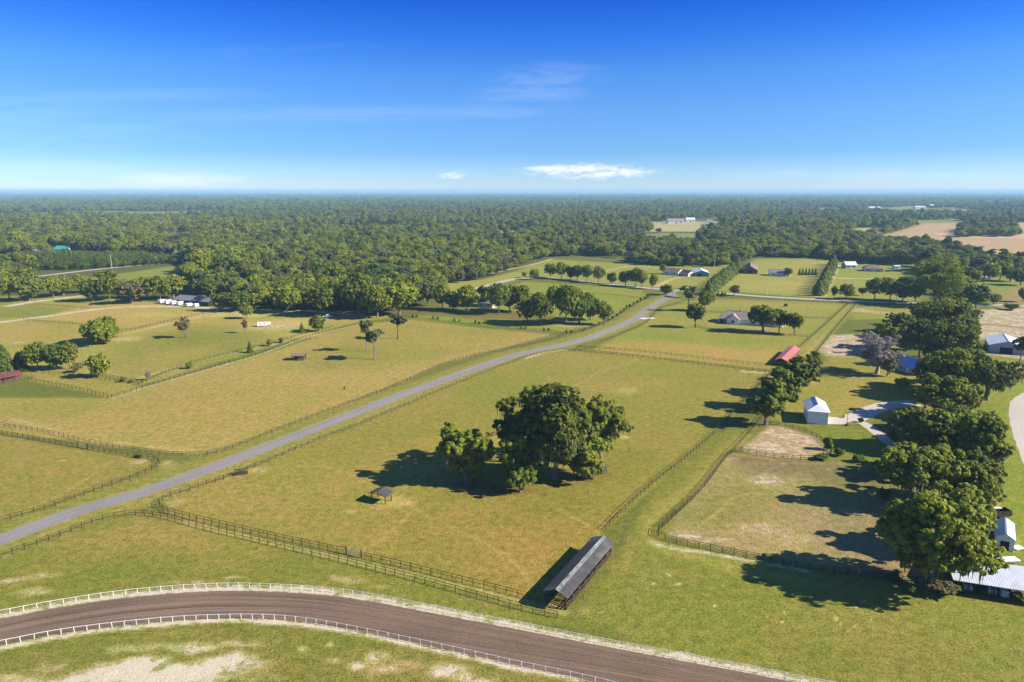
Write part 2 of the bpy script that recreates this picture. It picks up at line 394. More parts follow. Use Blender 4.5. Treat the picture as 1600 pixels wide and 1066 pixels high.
def build_protos():
    PROTO['oak'] = [proto_oak(10+i, W, H, cl, 40, 6200, .42, 'leaf_oak', 0, .42, 6, flat=fl)
                    for i, (W, H, cl, fl) in enumerate(((15, 13, .16, .72), (17, 12.5, .20, .68), (12, 14, .20, .85), (14, 13, .14, .78), (18, 14, .22, .66)))]
    PROTO['lime'] = [proto_oak(30+i, W, H, cl, 22, 4600, .42, 'leaf_lime', 0, .35, 5, flat=.8) for i, (W, H, cl) in enumerate(((12, 12, .15), (14, 13, .18)))]
    PROTO['dark'] = [proto_oak(40+i, W, H, cl, 24, 5200, .42, 'leaf_dark', 0, .4, 5, flat=.8) for i, (W, H, cl) in enumerate(((13, 12, .10), (12, 14, .14)))]
    PROTO['russet'] = [proto_oak(50+i, 12, 13, .16, 20, 3400, .40, 'leaf_russet', 0, .35, 8, flat=.85, lift=.2) for i in range(2)]
    PROTO['clipped'] = [proto_oak(60, 8, 8.6, .26, 16, 4200, .30, 'leaf_oak', 0, .26, 5, flat=.95, pr=(.30, .48), tonebase=.38)]
    PROTO['ball'] = [proto_oak(64, 6, 6, .06, 18, 4600, .22, 'leaf_oak', 0, .2, 4, flat=1.0, pr=(.34, .5), tonebase=.6)]
    # pines: tall bare trunk with a loose flat-topped crown
    PROTO['pine'] = []
    for i, (W, H) in enumerate(((11, 15), (9, 16))):
        cm, P = crown_mesh('crown', 70+i, W, H*.50, H, 15, 2600, .34, M['leaf_pine'], flat=.5, pr=(.18, .32))
        PROTO['pine'].append(dict(crown=cm, trunk=trunk_mesh('trunk', 70+i, H, H*.55, P, .30, M['pinebark'], 10, .4), W=W, H=H))
    cm, P = crown_mesh('crown', 80, 9, 3, 11, 12, 1500, .36, M['leaf_russet'], asp=.4, flat=.8, pr=(.16, .3))
    PROTO['sparse'] = [dict(crown=cm, trunk=trunk_mesh('trunk', 80, 11, 3.2, P, .26, M['bark'], 10, .8, 3), W=9, H=11)]
    cm, P = crown_mesh('crown', 84, 12, 1.6, 13, 34, 6500, .42, M['leaf_grey'], asp=.16, flat=.95, pr=(.16, .26), lift=.1)
    PROTO['bare'] = [dict(crown=cm, trunk=trunk_mesh('trunk', 84, 13, 1.5, P, .5, M['greybark'], 30, .5, 9), W=12, H=13)]
    # conifer cones
    PROTO['conifer'] = []
    for i in range(2):
        rng = np.random.default_rng(90+i); n = 2600; z = rng.random(n)**1.25*10+.25; a = rng.random(n)*2*math.pi
        lob = 1+.18*np.sin(a*5+z*1.7+i)+.1*np.sin(z*6)
        r = 2.6*(1-(z/10.6))**.75*lob*(.72+.32*rng.random(n)); c = np.stack([r*np.cos(a), r*np.sin(a), z], 1)
        nn = np.stack([np.cos(a), np.sin(a), .5+0*a], 1)+rng.normal(size=(n, 3))*.4; nn /= np.linalg.norm(nn, axis=1, keepdims=True)
        V, Fq = leaf_quads(rng, c, nn, .24*(.6+.8*rng.random(n)))
        cr = np_mesh('crown', V, Fq, M['leaf_dark'], tone=.45+rng.normal(size=n)*.2)
        tm = MB().tube([(0, 0, -.2), (0, 0, 4), (0, 0, 9)], [.22, .15, .04], 7)
        me = bpy.data.meshes.new('trunk'); me.from_pydata(tm.v, [], tm.f); me.materials.append(M['bark'])
        PROTO['conifer'].append(dict(crown=cr, trunk=me, W=5.2, H=10.3))
    # palm
    rng = np.random.default_rng(99); V = []; Fq = []; tn = []
    for k in range(26):
        a = k*2.4; el = rng.uniform(-.35, 1.1); L = rng.uniform(1.7, 2.3); px_, pz_ = .1, 8.0; ang = el
        for sgm in range(5):
            nx, nz = px_+math.cos(ang)*L/5, pz_+math.sin(ang)*L/5; ang -= .32; w = (.34, .46, .44, .34, .2)[sgm]
            ca, sa = math.cos(a), math.sin(a); b0 = len(V)
            for (rr, zz, ww) in ((px_, pz_, -w), (px_, pz_, w), (nx, nz, w*.8), (nx, nz, -w*.8)): V.append((rr*ca-ww*sa, rr*sa+ww*ca, zz-abs(ww)*.15))
            Fq.append((b0, b0+1, b0+2, b0+3)); tn.append(rng.uniform(.1, .8)); px_, pz_ = nx, nz
    tm = MB().tube([(0, 0, -.2), (.1, 0, 3), (.05, 0, 8)], [.24, .17, .16], 7)
    me = bpy.data.meshes.new('trunk'); me.from_pydata(tm.v, [], tm.f); me.materials.append(M['bark'])
    PROTO['palm'] = [dict(crown=np_mesh('fronds', V, Fq, M['leaf_pine'], tone=tn), trunk=me, W=4.4, H=9)]
    # shrub
    cm, P = crown_mesh('foliage', 105, 2.4, .05, 2.2, 9, 700, .16, M['leaf_dark'], flat=.95, pr=(.3, .5), tonebase=.6)
    st = MB().tube([(0, 0, -.1), (0, 0, .9)], [.07, .04], 6)
    me = bpy.data.meshes.new('stem'); me.from_pydata(st.v, [], st.f); me.materials.append(M['bark'])
    PROTO['shrub'] = [dict(crown=cm, trunk=me, W=2.4, H=2.2)]
build_protos()
rnd = random.Random(5)
PARTNAME = {'shrub': ('foliage', 'stem'), 'palm': ('fronds', 'trunk')}
TREENAME = {'oak': 'oak_tree', 'lime': 'oak_tree', 'dark': 'oak_tree', 'russet': 'oak_tree', 'clipped': 'oak_tree', 'ball': 'round_tree', 'pine': 'pine_tree',
            'sparse': 'thin_tree', 'bare': 'bare_tree', 'conifer': 'conifer_tree', 'palm': 'palm_tree', 'shrub': 'shrub'}
def plant(kind, x, y, W, H, label, group=None, cat=None, proto=None, rz=None, z=0.0):
    pr = proto or rnd.choice(PROTO[kind])
    root = empty(TREENAME[kind], (x, y, z), rnd.uniform(0, 6.28) if rz is None else rz)
    root.scale = (W/pr['W'], W/pr['W'], H/pr['H'])
    tag(root, label, cat or ('shrub' if kind == 'shrub' else 'tree'), group)
    a, b = PARTNAME.get(kind, ('crown', 'trunk'))
    link(a, pr['crown'], root); link(b, pr['trunk'], root)
    if 'moss' in pr: link('moss', pr['moss'], root)
    return root
def plant_px(kind, px, py, wpx, hpx, label, group=None, cat=None, proto=None):
    x, y = at(px, py); m = mpp(px, py)
    return plant(kind, x, y, wpx*m, hgt(px, py, py-hpx), label, group, cat, proto)

def hero(px, py, wpx, hpx, label, seed, clear=.15, npuff=40, dens=1.0, mat='leaf_oak', moss=420, r0=.55, group=None, flat=.66, limbs=9, leaf=.26, **kw):
    x, y = at(px, py); m = mpp(px, py); W = wpx*m; H = hgt(px, py, py-hpx)
    area = 4*math.pi*((W/2)**2*.6+H*W/6)
    n = int(min(52000, area*56*dens)); npuff = int(npuff*1.15)
    cm, P = crown_mesh('crown', seed, W, H*clear, H, npuff, n, leaf, M[mat], flat=flat, pr=(.12, .29), sub=.62, lobes=.24, **kw)
    d = dict(crown=cm, trunk=trunk_mesh('trunk', seed, H, H*clear, P, r0, M['bark'], limbs, .7, 2), W=W, H=H)
    if moss: d['moss'] = moss_mesh(seed, P, moss, 1.0)
    return plant('oak', x, y, W, H, label, group, None, d, rz=0)
# ------------------------------------------------------------------ the ground: one sheet, its cover painted in world metres
def poly_world(pts): return np.array([at(*p) for p in pts])
ts = np.concatenate([[-9, -4, -2.2, -1.5], np.linspace(-1.12, 1.12, 760), [1.5, 2.2, 4, 9]])
ys = [-4000, -1500, -500, -150, -40, 20, 50, 64]; y_ = 72.0
while y_ < 31000:
    ys.append(y_); y_ *= 1.0062 if y_ < 900 else (1.011 if y_ < 3000 else 1.03)
ys.append(31500)
ys = np.array(ys); YY, TT = np.meshgrid(ys, ts, indexing='ij')
GX = TT*np.maximum(YY, 64); GX[:, 0] -= 6000; GX[:, -1] += 6000; GY = YY
NR, NC = GX.shape
gx, gy = GX.ravel(), GY.ravel()
def lin(c): return np.array(srgb(c))/1.80
COV = np.empty((len(gx), 4)); COV[:, :3] = lin((120, 128, 62)); COV[:, 3] = 0
def vnoise(x, y, s, seed=0):
    x = x/s+seed*17.3; y = y/s-seed*9.1
    return (np.sin(x*1.3+1.7*np.sin(y*.9+seed))+np.sin(y*1.7+1.3*np.sin(x*1.1+2*seed))+np.sin((x+y)*2.3+seed*3)+np.sin((x-y)*3.1-seed))/4
WX = vnoise(gx, gy, 9, 1)*1.6+vnoise(gx, gy, 2.3, 2)*.7; WY = vnoise(gx, gy, 9, 3)*1.6+vnoise(gx, gy, 2.3, 4)*.7
def apply(mask, idx, col, sand):
    if col is not None:
        COV[idx, :3] += (lin(col)-COV[idx, :3])*mask[:, None]
    if sand is not None: COV[idx, 3] += (sand-COV[idx, 3])*mask
def near(bb, pad):
    return np.nonzero((gx > bb[0]-pad) & (gx < bb[2]+pad) & (gy > bb[1]-pad) & (gy < bb[3]+pad))[0]
def seg_dist(x, y, P, closed):
    d = np.full(len(x), 1e9); n = len(P)
    for i in range(n if closed else n-1):
        a, b = P[i], P[(i+1) % n]; v = b-a; L = max(v@v, 1e-9)
        t = np.clip(((x-a[0])*v[0]+(y-a[1])*v[1])/L, 0, 1)
        d = np.minimum(d, np.hypot(x-a[0]-t*v[0], y-a[1]-t*v[1]))
    return d
def inside(x, y, P):
    r = np.zeros(len(x), bool); n = len(P)
    for i in range(n):
        a, b = P[i], P[(i+1) % n]
        if a[1] == b[1]: continue
        c = ((a[1] > y) != (b[1] > y)) & (x < (b[0]-a[0])*(y-a[1])/(b[1]-a[1])+a[0]); r ^= c
    return r
def paint(pts, col=None, sand=None, feather=4.0, amt=1.0, warp=1.0):
    P = poly_world(pts); bb = (*P.min(0), *P.max(0)); idx = near(bb, feather*2+4)
    if not len(idx): return
    x = gx[idx]+WX[idx]*warp*min(2.5, feather/4); y = gy[idx]+WY[idx]*warp*min(2.5, feather/4)
    d = seg_dist(x, y, P, True); s = np.where(inside(x, y, P), d, -d)
    m = np.clip(s/feather*.5+.5, 0, 1); m = m*m*(3-2*m)*amt
    apply(m, idx, col, sand)
def spot(px, py, rx, ry, col=None, sand=None, amt=1.0, warp=1.0, pw=1.0):
    x0, y0 = at(px, py); ax = abs(at(px+rx, py)[0]-x0); ay = abs(at(px, py-ry)[1]-at(px, py+ry)[1])/2
    idx = near((x0-ax, y0-ay, x0+ax, y0+ay), 4)
    if not len(idx): return
    k = warp*min(2.0, ax/6)
    q = np.hypot((gx[idx]+WX[idx]*k-x0)/ax, (gy[idx]+WY[idx]*k-y0)/ay)
    m = np.clip(1.15-q, 0, 1)**pw; m = m*m*(3-2*m)*amt
    apply(m, idx, col, sand)
def track_line(pts, width, col=None, sand=None, feather=1.0, amt=1.0, world=False):
    P = np.array(pts) if world else poly_world(pts); bb = (*P.min(0), *P.max(0)); idx = near(bb, width+feather+2)
    if not len(idx): return
    d = seg_dist(gx[idx]+WX[idx]*.25, gy[idx]+WY[idx]*.25, P, False)
    m = np.clip((width/2-d)/feather+.5, 0, 1)*amt
    apply(m, idx, col, sand)

TAN, OLIVE, GREEN, LUSH, ORANGE, SAND, PINK, DIRT, LITTER = (184, 161, 100), (158, 147, 77), (146, 148, 72), (138, 152, 58), (196, 158, 102), (226, 208, 176), (206, 178, 158), (146, 118, 96), (96, 86, 52)
# far land (under woods)
paint([(-400, 400), (2000, 400), (2300, 300.5), (-700, 300.5)], (110, 116, 66), feather=20)
paint([(-300, 500), (60, 462), (290, 476), (520, 495), (650, 480), (760, 440), (860, 402), (960, 398), (1000, 414), (1170, 412), (1290, 404), (1460, 412), (1700, 450), (2300, 380), (2000, 330), (-500, 330)], (104, 108, 58), feather=10)
CLR = (((vnoise(gx, gy*1.2, 520, 21)+.3*vnoise(gx, gy, 120, 22)) > .56) & (gy > 900)) | (((vnoise(gx, gy, 1100, 31)+.2*vnoise(gx, gy, 200, 32)) > .50) & (gy > 1700))
COV[CLR, :3] = lin((150, 150, 84))
# upper middle fields
paint([(700, 446), (760, 438), (862, 405), (1000, 414), (1170, 414), (1180, 404), (1300, 404), (1440, 414), (1440, 470), (1350, 470), (1000, 447), (830, 432), (740, 455), (690, 470)], (158, 164, 80), feather=6)
paint([(690, 443), (752, 437), (800, 426), (830, 428), (770, 446), (700, 462)], (166, 168, 86), feather=4)
paint([(1180, 409), (1300, 406), (1290, 455), (1175, 452), (1125, 445)], (172, 168, 92), feather=4)
paint([(1200, 438), (1285, 440), (1276, 462), (1150, 455)], (186, 172, 104), feather=10, amt=.7)
paint([(1310, 420), (1430, 415), (1430, 440), (1300, 440)], (150, 165, 72), feather=4)
paint([(820, 440), (1005, 452), (1010, 470), (950, 500), (880, 520), (640, 498), (690, 478)], (148, 160, 66), feather=4)
paint([(900, 470), (960, 470), (950, 492), (890, 500)], (178, 168, 92), feather=6, amt=.6)
paint([(520, 478), (690, 478), (860, 492), (900, 505), (800, 500), (600, 490)], (120, 112, 62), feather=6, amt=.8)
spot(760, 496, 60, 5, (150, 118, 84), None, .7); spot(905, 508, 40, 4, (205, 180, 150), None, .8)
# left upper farm
paint([(-150, 470), (130, 462), (300, 478), (480, 492), (620, 494), (560, 505), (480, 525), (400, 548), (230, 600), (175, 605), (80, 586), (-200, 590)], (176, 164, 92), feather=4)
paint([(-150, 464), (65, 462), (58, 478), (140, 484), (100, 493), (-150, 505)], (146, 152, 70), feather=3)
paint([(130, 476), (210, 470), (330, 482), (470, 500), (430, 512), (300, 505), (150, 512), (60, 500)], (196, 166, 104), feather=6)
paint([(200, 530), (330, 505), (420, 525), (360, 560), (230, 590), (150, 570)], (158, 154, 78), feather=12)
paint([(240, 520), (400, 520), (380, 548), (260, 540)], (140, 146, 64), feather=8, amt=.6)
paint([(220, 560), (340, 540), (330, 552), (235, 578)], (190, 158, 94), feather=10, amt=.7)
paint([(0, 508), (120, 512), (130, 530), (0, 540)], (190, 160, 96), feather=8, amt=.8)
spot(200, 530, 26, 5, (218, 190, 140), .6, .9); spot(30, 535, 16, 4, (206, 178, 140), .5, .9)
spot(440, 508, 70, 14, (214, 188, 140), .42, .9); spot(330, 492, 60, 6, (214, 190, 146), .42, .8); spot(240, 492, 60, 6, (210, 182, 128), .35, .8); spot(390, 492, 50, 5, (220, 200, 164), .5, .9); spot(560, 494, 40, 4, (206, 180, 140), .4, .8); spot(480, 523, 50, 6, (214, 178, 124), .2, .8)
track_line([(-60, 508), (0, 504), (75, 494), (137, 485), (200, 479), (290, 479), (380, 486), (480, 486), (560, 492)], 6, (214, 196, 166), .75, 3)
track_line([(15, 478), (50, 472), (107, 465), (140, 461)], 8, (216, 200, 176), .7, 4)
track_line([(195, 522), (250, 509), (300, 498), (350, 489)], 3, (214, 190, 150), .5, 2, .8)
# fields behind the rows, upper left
paint([(128, 436), (285, 414), (300, 428), (280, 446), (200, 444), (120, 450)], (146, 158, 68), feather=4)
# big tan pasture
paint([(-200, 622), (175, 622), (400, 557), (560, 507), (640, 500), (800, 518), (862, 523), (700, 566), (600, 609), (400, 686), (312, 711), (150, 693), (-200, 655)], TAN, feather=2)
paint([(0, 628), (190, 630), (330, 590), (250, 650), (0, 660)], (168, 152, 84), feather=14, amt=.7)
paint([(560, 512), (650, 503), (840, 523), (700, 560), (600, 560), (480, 548)], (166, 154, 82), feather=14, amt=.8)
paint([(430, 560), (560, 540), (640, 560), (500, 590)], (160, 150, 76), feather=12, amt=.6)
paint([(640, 520), (800, 525), (740, 545), (640, 540)], (192, 160, 98), feather=10, amt=.6)
paint([(330, 600), (520, 585), (560, 620), (400, 680), (300, 690), (120, 660)], (192, 158, 98), feather=18, amt=.7)
spot(465, 560, 24, 6, (132, 146, 54), None, .8); spot(500, 572, 60, 8, (140, 148, 66), None, .5); spot(545, 560, 22, 4, (140, 148, 60), None, .5)
track_line([(20, 655), (150, 690), (300, 705)], 2, (208, 186, 140), .3, 2, .6)
paint([(44, 595), (175, 621), (225, 606), (160, 588), (60, 585)], (176, 158, 88), feather=1.5)
# lane by the left fence
track_line([(175, 622), (225, 606), (400, 556), (482, 526), (565, 506)], 1.6, (212, 198, 160), .5, .8)
track_line([(200, 597), (280, 572), (350, 555), (450, 533)], 2.2, (206, 186, 146), .4, 1.4, .8)
# lower left paddock
paint([(-200, 682), (0, 680), (120, 702), (225, 716), (246, 724), (232, 738), (155, 766), (57, 801), (0, 815), (-200, 850)], (166, 148, 80), feather=1.5)
paint([(0, 700), (160, 715), (150, 745), (0, 780)], (172, 150, 84), feather=14, amt=.7)
spot(215, 722, 20, 5, (206, 180, 140), .4, .9); spot(95, 720, 9, 2, (206, 186, 150), .4, .8)
track_line([(262, 724), (272, 735), (262, 745)], 4, (196, 178, 120), .4, 3, .8)
# verges
track_line([(-100, 872), (0, 845), (120, 799), (235, 764), (400, 705), (600, 628), (700, 592), (800, 557), (900, 534), (950, 517), (990, 500), (1007, 487), (1025, 475), (1050, 463)], 20, (156, 152, 78), 0, 4, .9)
track_line([(-100, 894), (0, 866), (120, 818), (255, 776), (400, 722), (600, 641), (700, 603), (800, 566)], 5, (176, 162, 92), .1, 3, .6)
# main pasture
paint([(258, 782), (300, 765), (375, 738), (570, 661), (700, 606), (822, 558), (882, 547), (1000, 558), (1200, 581), (1120, 673), (1024, 761), (946, 828), (860, 945), (827, 934), (716, 905), (541, 862), (281, 804)], (164, 150, 76), feather=1.5)
paint([(700, 610), (830, 562), (1000, 562), (1180, 585), (1090, 660), (1000, 640), (900, 620), (760, 650)], (158, 152, 76), feather=14, amt=.9)
paint([(870, 552), (1180, 580), (1150, 592), (900, 575)], (170, 154, 80), feather=8, amt=.6)
paint([(620, 640), (800, 600), (760, 650), (640, 690), (520, 720)], (160, 148, 74), feather=14, amt=.6)
paint([(300, 770), (480, 700), (560, 740), (560, 800), (400, 815), (290, 800)], (172, 154, 84), feather=10, amt=.8)
paint([(620, 800), (900, 770), (930, 810), (850, 900), (740, 890), (600, 860)], (174, 144, 76), feather=14, amt=.8)
paint([(800, 830), (930, 815), (880, 870), (840, 925), (740, 905)], (182, 142, 80), feather=8, amt=.8)
paint([(840, 760), (1000, 690), (1030, 720), (900, 800), (780, 810)], (144, 140, 60), feather=10, amt=.8)
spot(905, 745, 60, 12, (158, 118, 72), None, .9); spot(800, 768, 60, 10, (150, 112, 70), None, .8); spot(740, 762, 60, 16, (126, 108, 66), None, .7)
spot(660, 735, 50, 12, (172, 154, 120), .2, .8); spot(620, 783, 44, 12, (214, 178, 130), .3, 1); spot(975, 683, 9, 3, (228, 214, 170), .6, 1)
spot(660, 715, 36, 8, (128, 138, 50), None, .6); spot(980, 610, 22, 8, (206, 184, 120), .2, .6); spot(400, 735, 26, 6, (210, 184, 140), .5, .9)
spot(690, 690, 40, 12, (182, 160, 84), None, .5); spot(275, 785, 18, 8, (200, 172, 130), .4, .8); spot(785, 690, 22, 6, (196, 180, 110), .1, .7)
spot(1010, 600, 130, 12, (188, 156, 88), None, .4); spot(550, 800, 14, 3, (214, 196, 150), .5, .8)
track_line([(822, 560), (850, 551), (882, 547)], 1.6, (216, 208, 170), .5, 1); track_line([(1160, 580), (1200, 583)], 2, (226, 212, 180), .6, 1)
# far right pasture by the house
paint([(925, 545), (965, 525), (1000, 510), (1020, 495), (1040, 481), (1070, 470), (1330, 478), (1250, 545), (1205, 578), (1000, 556)], (160, 160, 78), feather=2)
paint([(1090, 466), (1330, 474), (1310, 484), (1090, 478)], (182, 164, 96), feather=5, amt=.7)
paint([(930, 548), (980, 530), (1110, 540), (1210, 548), (1205, 575), (1000, 556)], (196, 158, 100), feather=7, amt=.9)
paint([(1010, 510), (1090, 520), (1240, 528), (1230, 540), (1000, 528)], (150, 158, 66), feather=6, amt=.7)
track_line([(1110, 507), (1160, 511), (1200, 514)], 3, (176, 172, 160), None, 1.5)
# front strip between the double fence and the track
paint([(-200, 930), (0, 873), (80, 843), (187, 807), (258, 811), (400, 846), (630, 902), (800, 948), (900, 970), (800, 972), (600, 934), (400, 914), (201, 924), (-200, 990)], (144, 146, 66), feather=2)
paint([(100, 845), (190, 812), (260, 815), (420, 855), (380, 875), (200, 868)], (176, 150, 84), feather=10, amt=.9)
paint([(200, 875), (420, 880), (560, 905), (500, 918), (400, 910), (200, 918), (100, 925)], (134, 142, 58), feather=8, amt=.8)
spot(60, 902, 40, 6, (206, 190, 146), .55, .9); spot(55, 925, 34, 8, (204, 190, 150), .5, .8); spot(300, 908, 60, 3, (196, 180, 136), .5, .7); spot(365, 901, 26, 3, (204, 188, 150), .6, .8)
spot(540, 905, 40, 5, (204, 184, 140), .5, .8); spot(600, 915, 20, 4, (200, 184, 140), .5, .6); spot(20, 905, 26, 5, (200, 184, 146), .5, .8)
# sandy lane between the double fences
track_line([(290, 816), (400, 842), (630, 895), (760, 925), (880, 955)], 1.6, (186, 178, 112), .12, 1.4)
spot(925, 952, 36, 6, (218, 190, 150), .5, .9); spot(860, 948, 30, 5, (210, 176, 130), .3, .9)
paint([(900, 965), (960, 950), (1090, 990), (1180, 1010), (1100, 1010)], (176, 160, 88), feather=6, amt=.7)
# front right lawn
paint([(905, 960), (960, 880), (985, 840), (1030, 760), (1130, 680), (1180, 667), (1040, 835), (1090, 853), (1260, 888), (1420, 915), (1500, 930), (2000, 1000), (2000, 1200), (1280, 1068), (1030, 1020)], (148, 149, 70), feather=2)
paint([(960, 890), (1060, 870), (1200, 900), (1150, 980), (1000, 970), (950, 930)], (140, 145, 64), feather=16, amt=.7)
paint([(1250, 900), (1500, 950), (1600, 960), (1600, 1050), (1350, 1040), (1200, 960)], (148, 148, 68), feather=16, amt=.8)
paint([(1470, 940), (1560, 955), (1600, 1000), (1500, 990)], (144, 154, 62), feather=10, amt=.7)
paint([(1200, 1010), (1500, 1030), (1500, 1060), (1250, 1060)], (132, 138, 58), feather=8, amt=.7)
for px, py, r in ((1020, 912, 4), (1045, 898, 8), (1060, 912, 7), (1118, 947, 4), (1130, 915, 3), (1012, 920, 4), (1345, 958, 3), (1350, 940, 5), (1338, 950, 3), (1313, 975, 3), (1326, 987, 4), (1335, 979, 3), (1347, 981, 3), (1356, 987, 2), (1307, 968, 3), (1226, 958, 4), (1222, 971, 3), (1318, 1030, 3), (1375, 985, 2), (1362, 968, 2), (1372, 942, 2), (1478, 1005, 2), (1352, 930, 3), (1343, 985, 2), (1360, 992, 2), (1329, 992, 3), (1304, 964, 2), (1200, 965, 3)):
    spot(px, py, r, r*.45, (224, 210, 160), .35, .9, .4)
# right lane with worn wheel lines
paint([(1030, 760), (1125, 676), (1180, 666), (1137, 712), (1058, 803), (1030, 832), (985, 840)], (142, 142, 64), feather=2)
track_line([(1165, 680), (1120, 725), (1065, 775), (1022, 805), (1010, 825), (1018, 840), (1040, 858), (1120, 882), (1250, 908)], 3.4, (178, 164, 92), .12, 2.5, .85)
track_line([(1150, 680), (1100, 725), (1045, 775), (1008, 805), (994, 830), (990, 860), (975, 890)], 2, (164, 154, 82), None, 2, .6)
# right paddock
paint([(1058, 804), (1090, 763), (1137, 713), (1160, 708), (1300, 720), (1420, 735), (1440, 800), (1440, 905), (1343, 898), (1200, 875), (1087, 851), (1036, 838)], (174, 158, 118), .22, 1.2)
paint([(1150, 716), (1300, 722), (1410, 735), (1420, 780), (1330, 770), (1240, 745), (1160, 740)], (146, 128, 110), .2, 5, .9)
paint([(1080, 770), (1180, 745), (1230, 780), (1180, 830), (1060, 820)], (146, 146, 72), .05, 8, .7)
spot(1195, 752, 34, 12, (214, 190, 164), .6, .95); spot(1190, 828, 60, 14, (204, 182, 146), .5, .8); spot(1070, 838, 30, 9, (208, 188, 156), .55, .8); spot(1110, 846, 40, 6, (206, 184, 150), .5, .8)
paint([(1250, 780), (1440, 770), (1440, 900), (1330, 885), (1270, 830)], (164, 144, 126), .22, 8, .9)
spot(1230, 850, 40, 14, (190, 172, 128), .35, .7); spot(1330, 800, 40, 8, (190, 160, 130), .3, .8); spot(1390, 895, 50, 10, (150, 112, 80), .2, .9); spot(1250, 845, 40, 10, (206, 186, 140), .5, .7)
track_line([(1020, 846), (1030, 852), (1090, 862), (1200, 882), (1260, 893)], 1.0, (228, 218, 190), .7, .8, .9)
# round pen
paint([(1156, 704), (1200, 667), (1225, 666), (1262, 678), (1294, 697), (1296, 710), (1262, 717), (1205, 713)], (210, 178, 154), .45, 1.5)
paint([(1156, 712), (1210, 718), (1262, 722), (1300, 714), (1300, 720), (1150, 722)], (150, 124, 98), None, 1.5)
# yard and lawns on the right
paint([(1240, 600), (1290, 565), (1300, 545), (1400, 540), (1440, 590), (1460, 640), (1400, 650), (1330, 660), (1230, 665), (1205, 655)], (164, 156, 78), feather=3)
paint([(1290, 605), (1440, 600), (1440, 640), (1310, 640)], (186, 160, 86), feather=8, amt=.7)
spot(1350, 614, 44, 7, (204, 148, 84), None, .8); spot(1268, 595, 14, 6, (212, 176, 126), .2, .8); spot(1385, 622, 30, 5, (190, 150, 110), .1, .7)
paint([(1220, 668), (1290, 665), (1345, 668), (1400, 700), (1400, 740), (1300, 720), (1290, 692), (1262, 675)], (132, 146, 50), feather=3)
paint([(1420, 560), (1700, 600), (1900, 760), (1900, 1010), (1560, 900), (1545, 800), (1540, 700), (1500, 640)], LUSH, feather=4)
paint([(1555, 590), (1640, 600), (1640, 720), (1560, 860), (1545, 760), (1560, 680)], (146, 166, 56), feather=8, amt=.8)
paint([(1570, 770), (1610, 760), (1610, 850), (1575, 850)], (164, 164, 74), feather=5, amt=.7)
paint([(1480, 545), (1600, 565), (1600, 585), (1500, 590)], (150, 158, 72), feather=5)
track_line([(1535, 550), (1600, 560), (1700, 575)], 7, (214, 198, 180), .5, 3)
spot(1537, 775, 10, 18, (224, 190, 168), .7, .95); spot(1550, 790, 18, 8, (206, 176, 120), .2, .8); spot(1597, 572, 20, 5, (206, 176, 160), .4, .9)
paint([(1280, 545), (1290, 524), (1345, 522), (1400, 535), (1380, 556), (1290, 556)], (216, 190, 170), .5, 3)
paint([(1325, 480), (1430, 474), (1520, 478), (1520, 495), (1330, 500)], (160, 160, 78), feather=4)
track_line([(1330, 485), (1420, 492)], 8, (206, 180, 154), .5, 4, .8); spot(1345, 485, 16, 3, (214, 196, 166), .5, .8)
paint([(1500, 486), (1620, 480), (1700, 540), (1520, 530), (1500, 510)], (214, 192, 172), .5, 4)
track_line([(1515, 506), (1560, 508), (1600, 513)], 6, (150, 128, 108), .2, 4, .9)
paint([(1545, 446), (1680, 430), (1720, 480), (1560, 482)], (170, 148, 116), feather=4)
paint([(1490, 432), (1620, 436), (1580, 455), (1490, 455)], (146, 160, 72), feather=4)
# lane to the cross road
paint([(1250, 546), (1325, 477), (1342, 474), (1283, 545), (1232, 585), (1200, 590)], (164, 160, 84), feather=1.5)
track_line([(1332, 478), (1270, 545), (1215, 590)], 1.6, (196, 182, 108), None, 1.5, .7)
# sandy drives
track_line([(700, 440), (782, 424), (830, 414), (862, 405)], 4, (206, 196, 160), .3, 2)
track_line([(1025, 448), (1050, 436), (1100, 428), (1130, 427)], 5, (206, 184, 146), .3, 2); track_line([(1280, 466), (1307, 414)], 7, (220, 208, 170), .4, 3)
track_line([(1308, 435), (1375, 436)], 5, (218, 204, 176), .4, 2); track_line([(940, 425), (980, 416), (1100, 423)], 4, (196, 186, 150), .2, 2)
# distant fields
paint([(1005, 362), (1016, 347), (1128, 346), (1124, 362)], (196, 184, 138), feather=20)
paint([(1360, 374), (1445, 349), (1700, 347), (1800, 380), (1650, 418), (1560, 408), (1500, 394)], (206, 172, 146), feather=14)
paint([(1460, 364), (1700, 368), (1700, 374), (1470, 371)], (220, 190, 160), feather=6)
paint([(1320, 371), (1335, 356), (1385, 356), (1380, 371)], (196, 186, 130), feather=14)
paint([(1200, 366), (1215, 356), (1265, 356), (1255, 368)], (196, 186, 130), feather=14)
paint([(770, 376), (785, 360), (812, 361), (808, 376)], (160, 176, 90), feather=12)
paint([(690, 336), (740, 333), (790, 334), (760, 337)], (170, 180, 110), feather=20)
paint([(950, 353), (960, 346), (1012, 346), (1008, 352)], (196, 186, 140), feather=14)
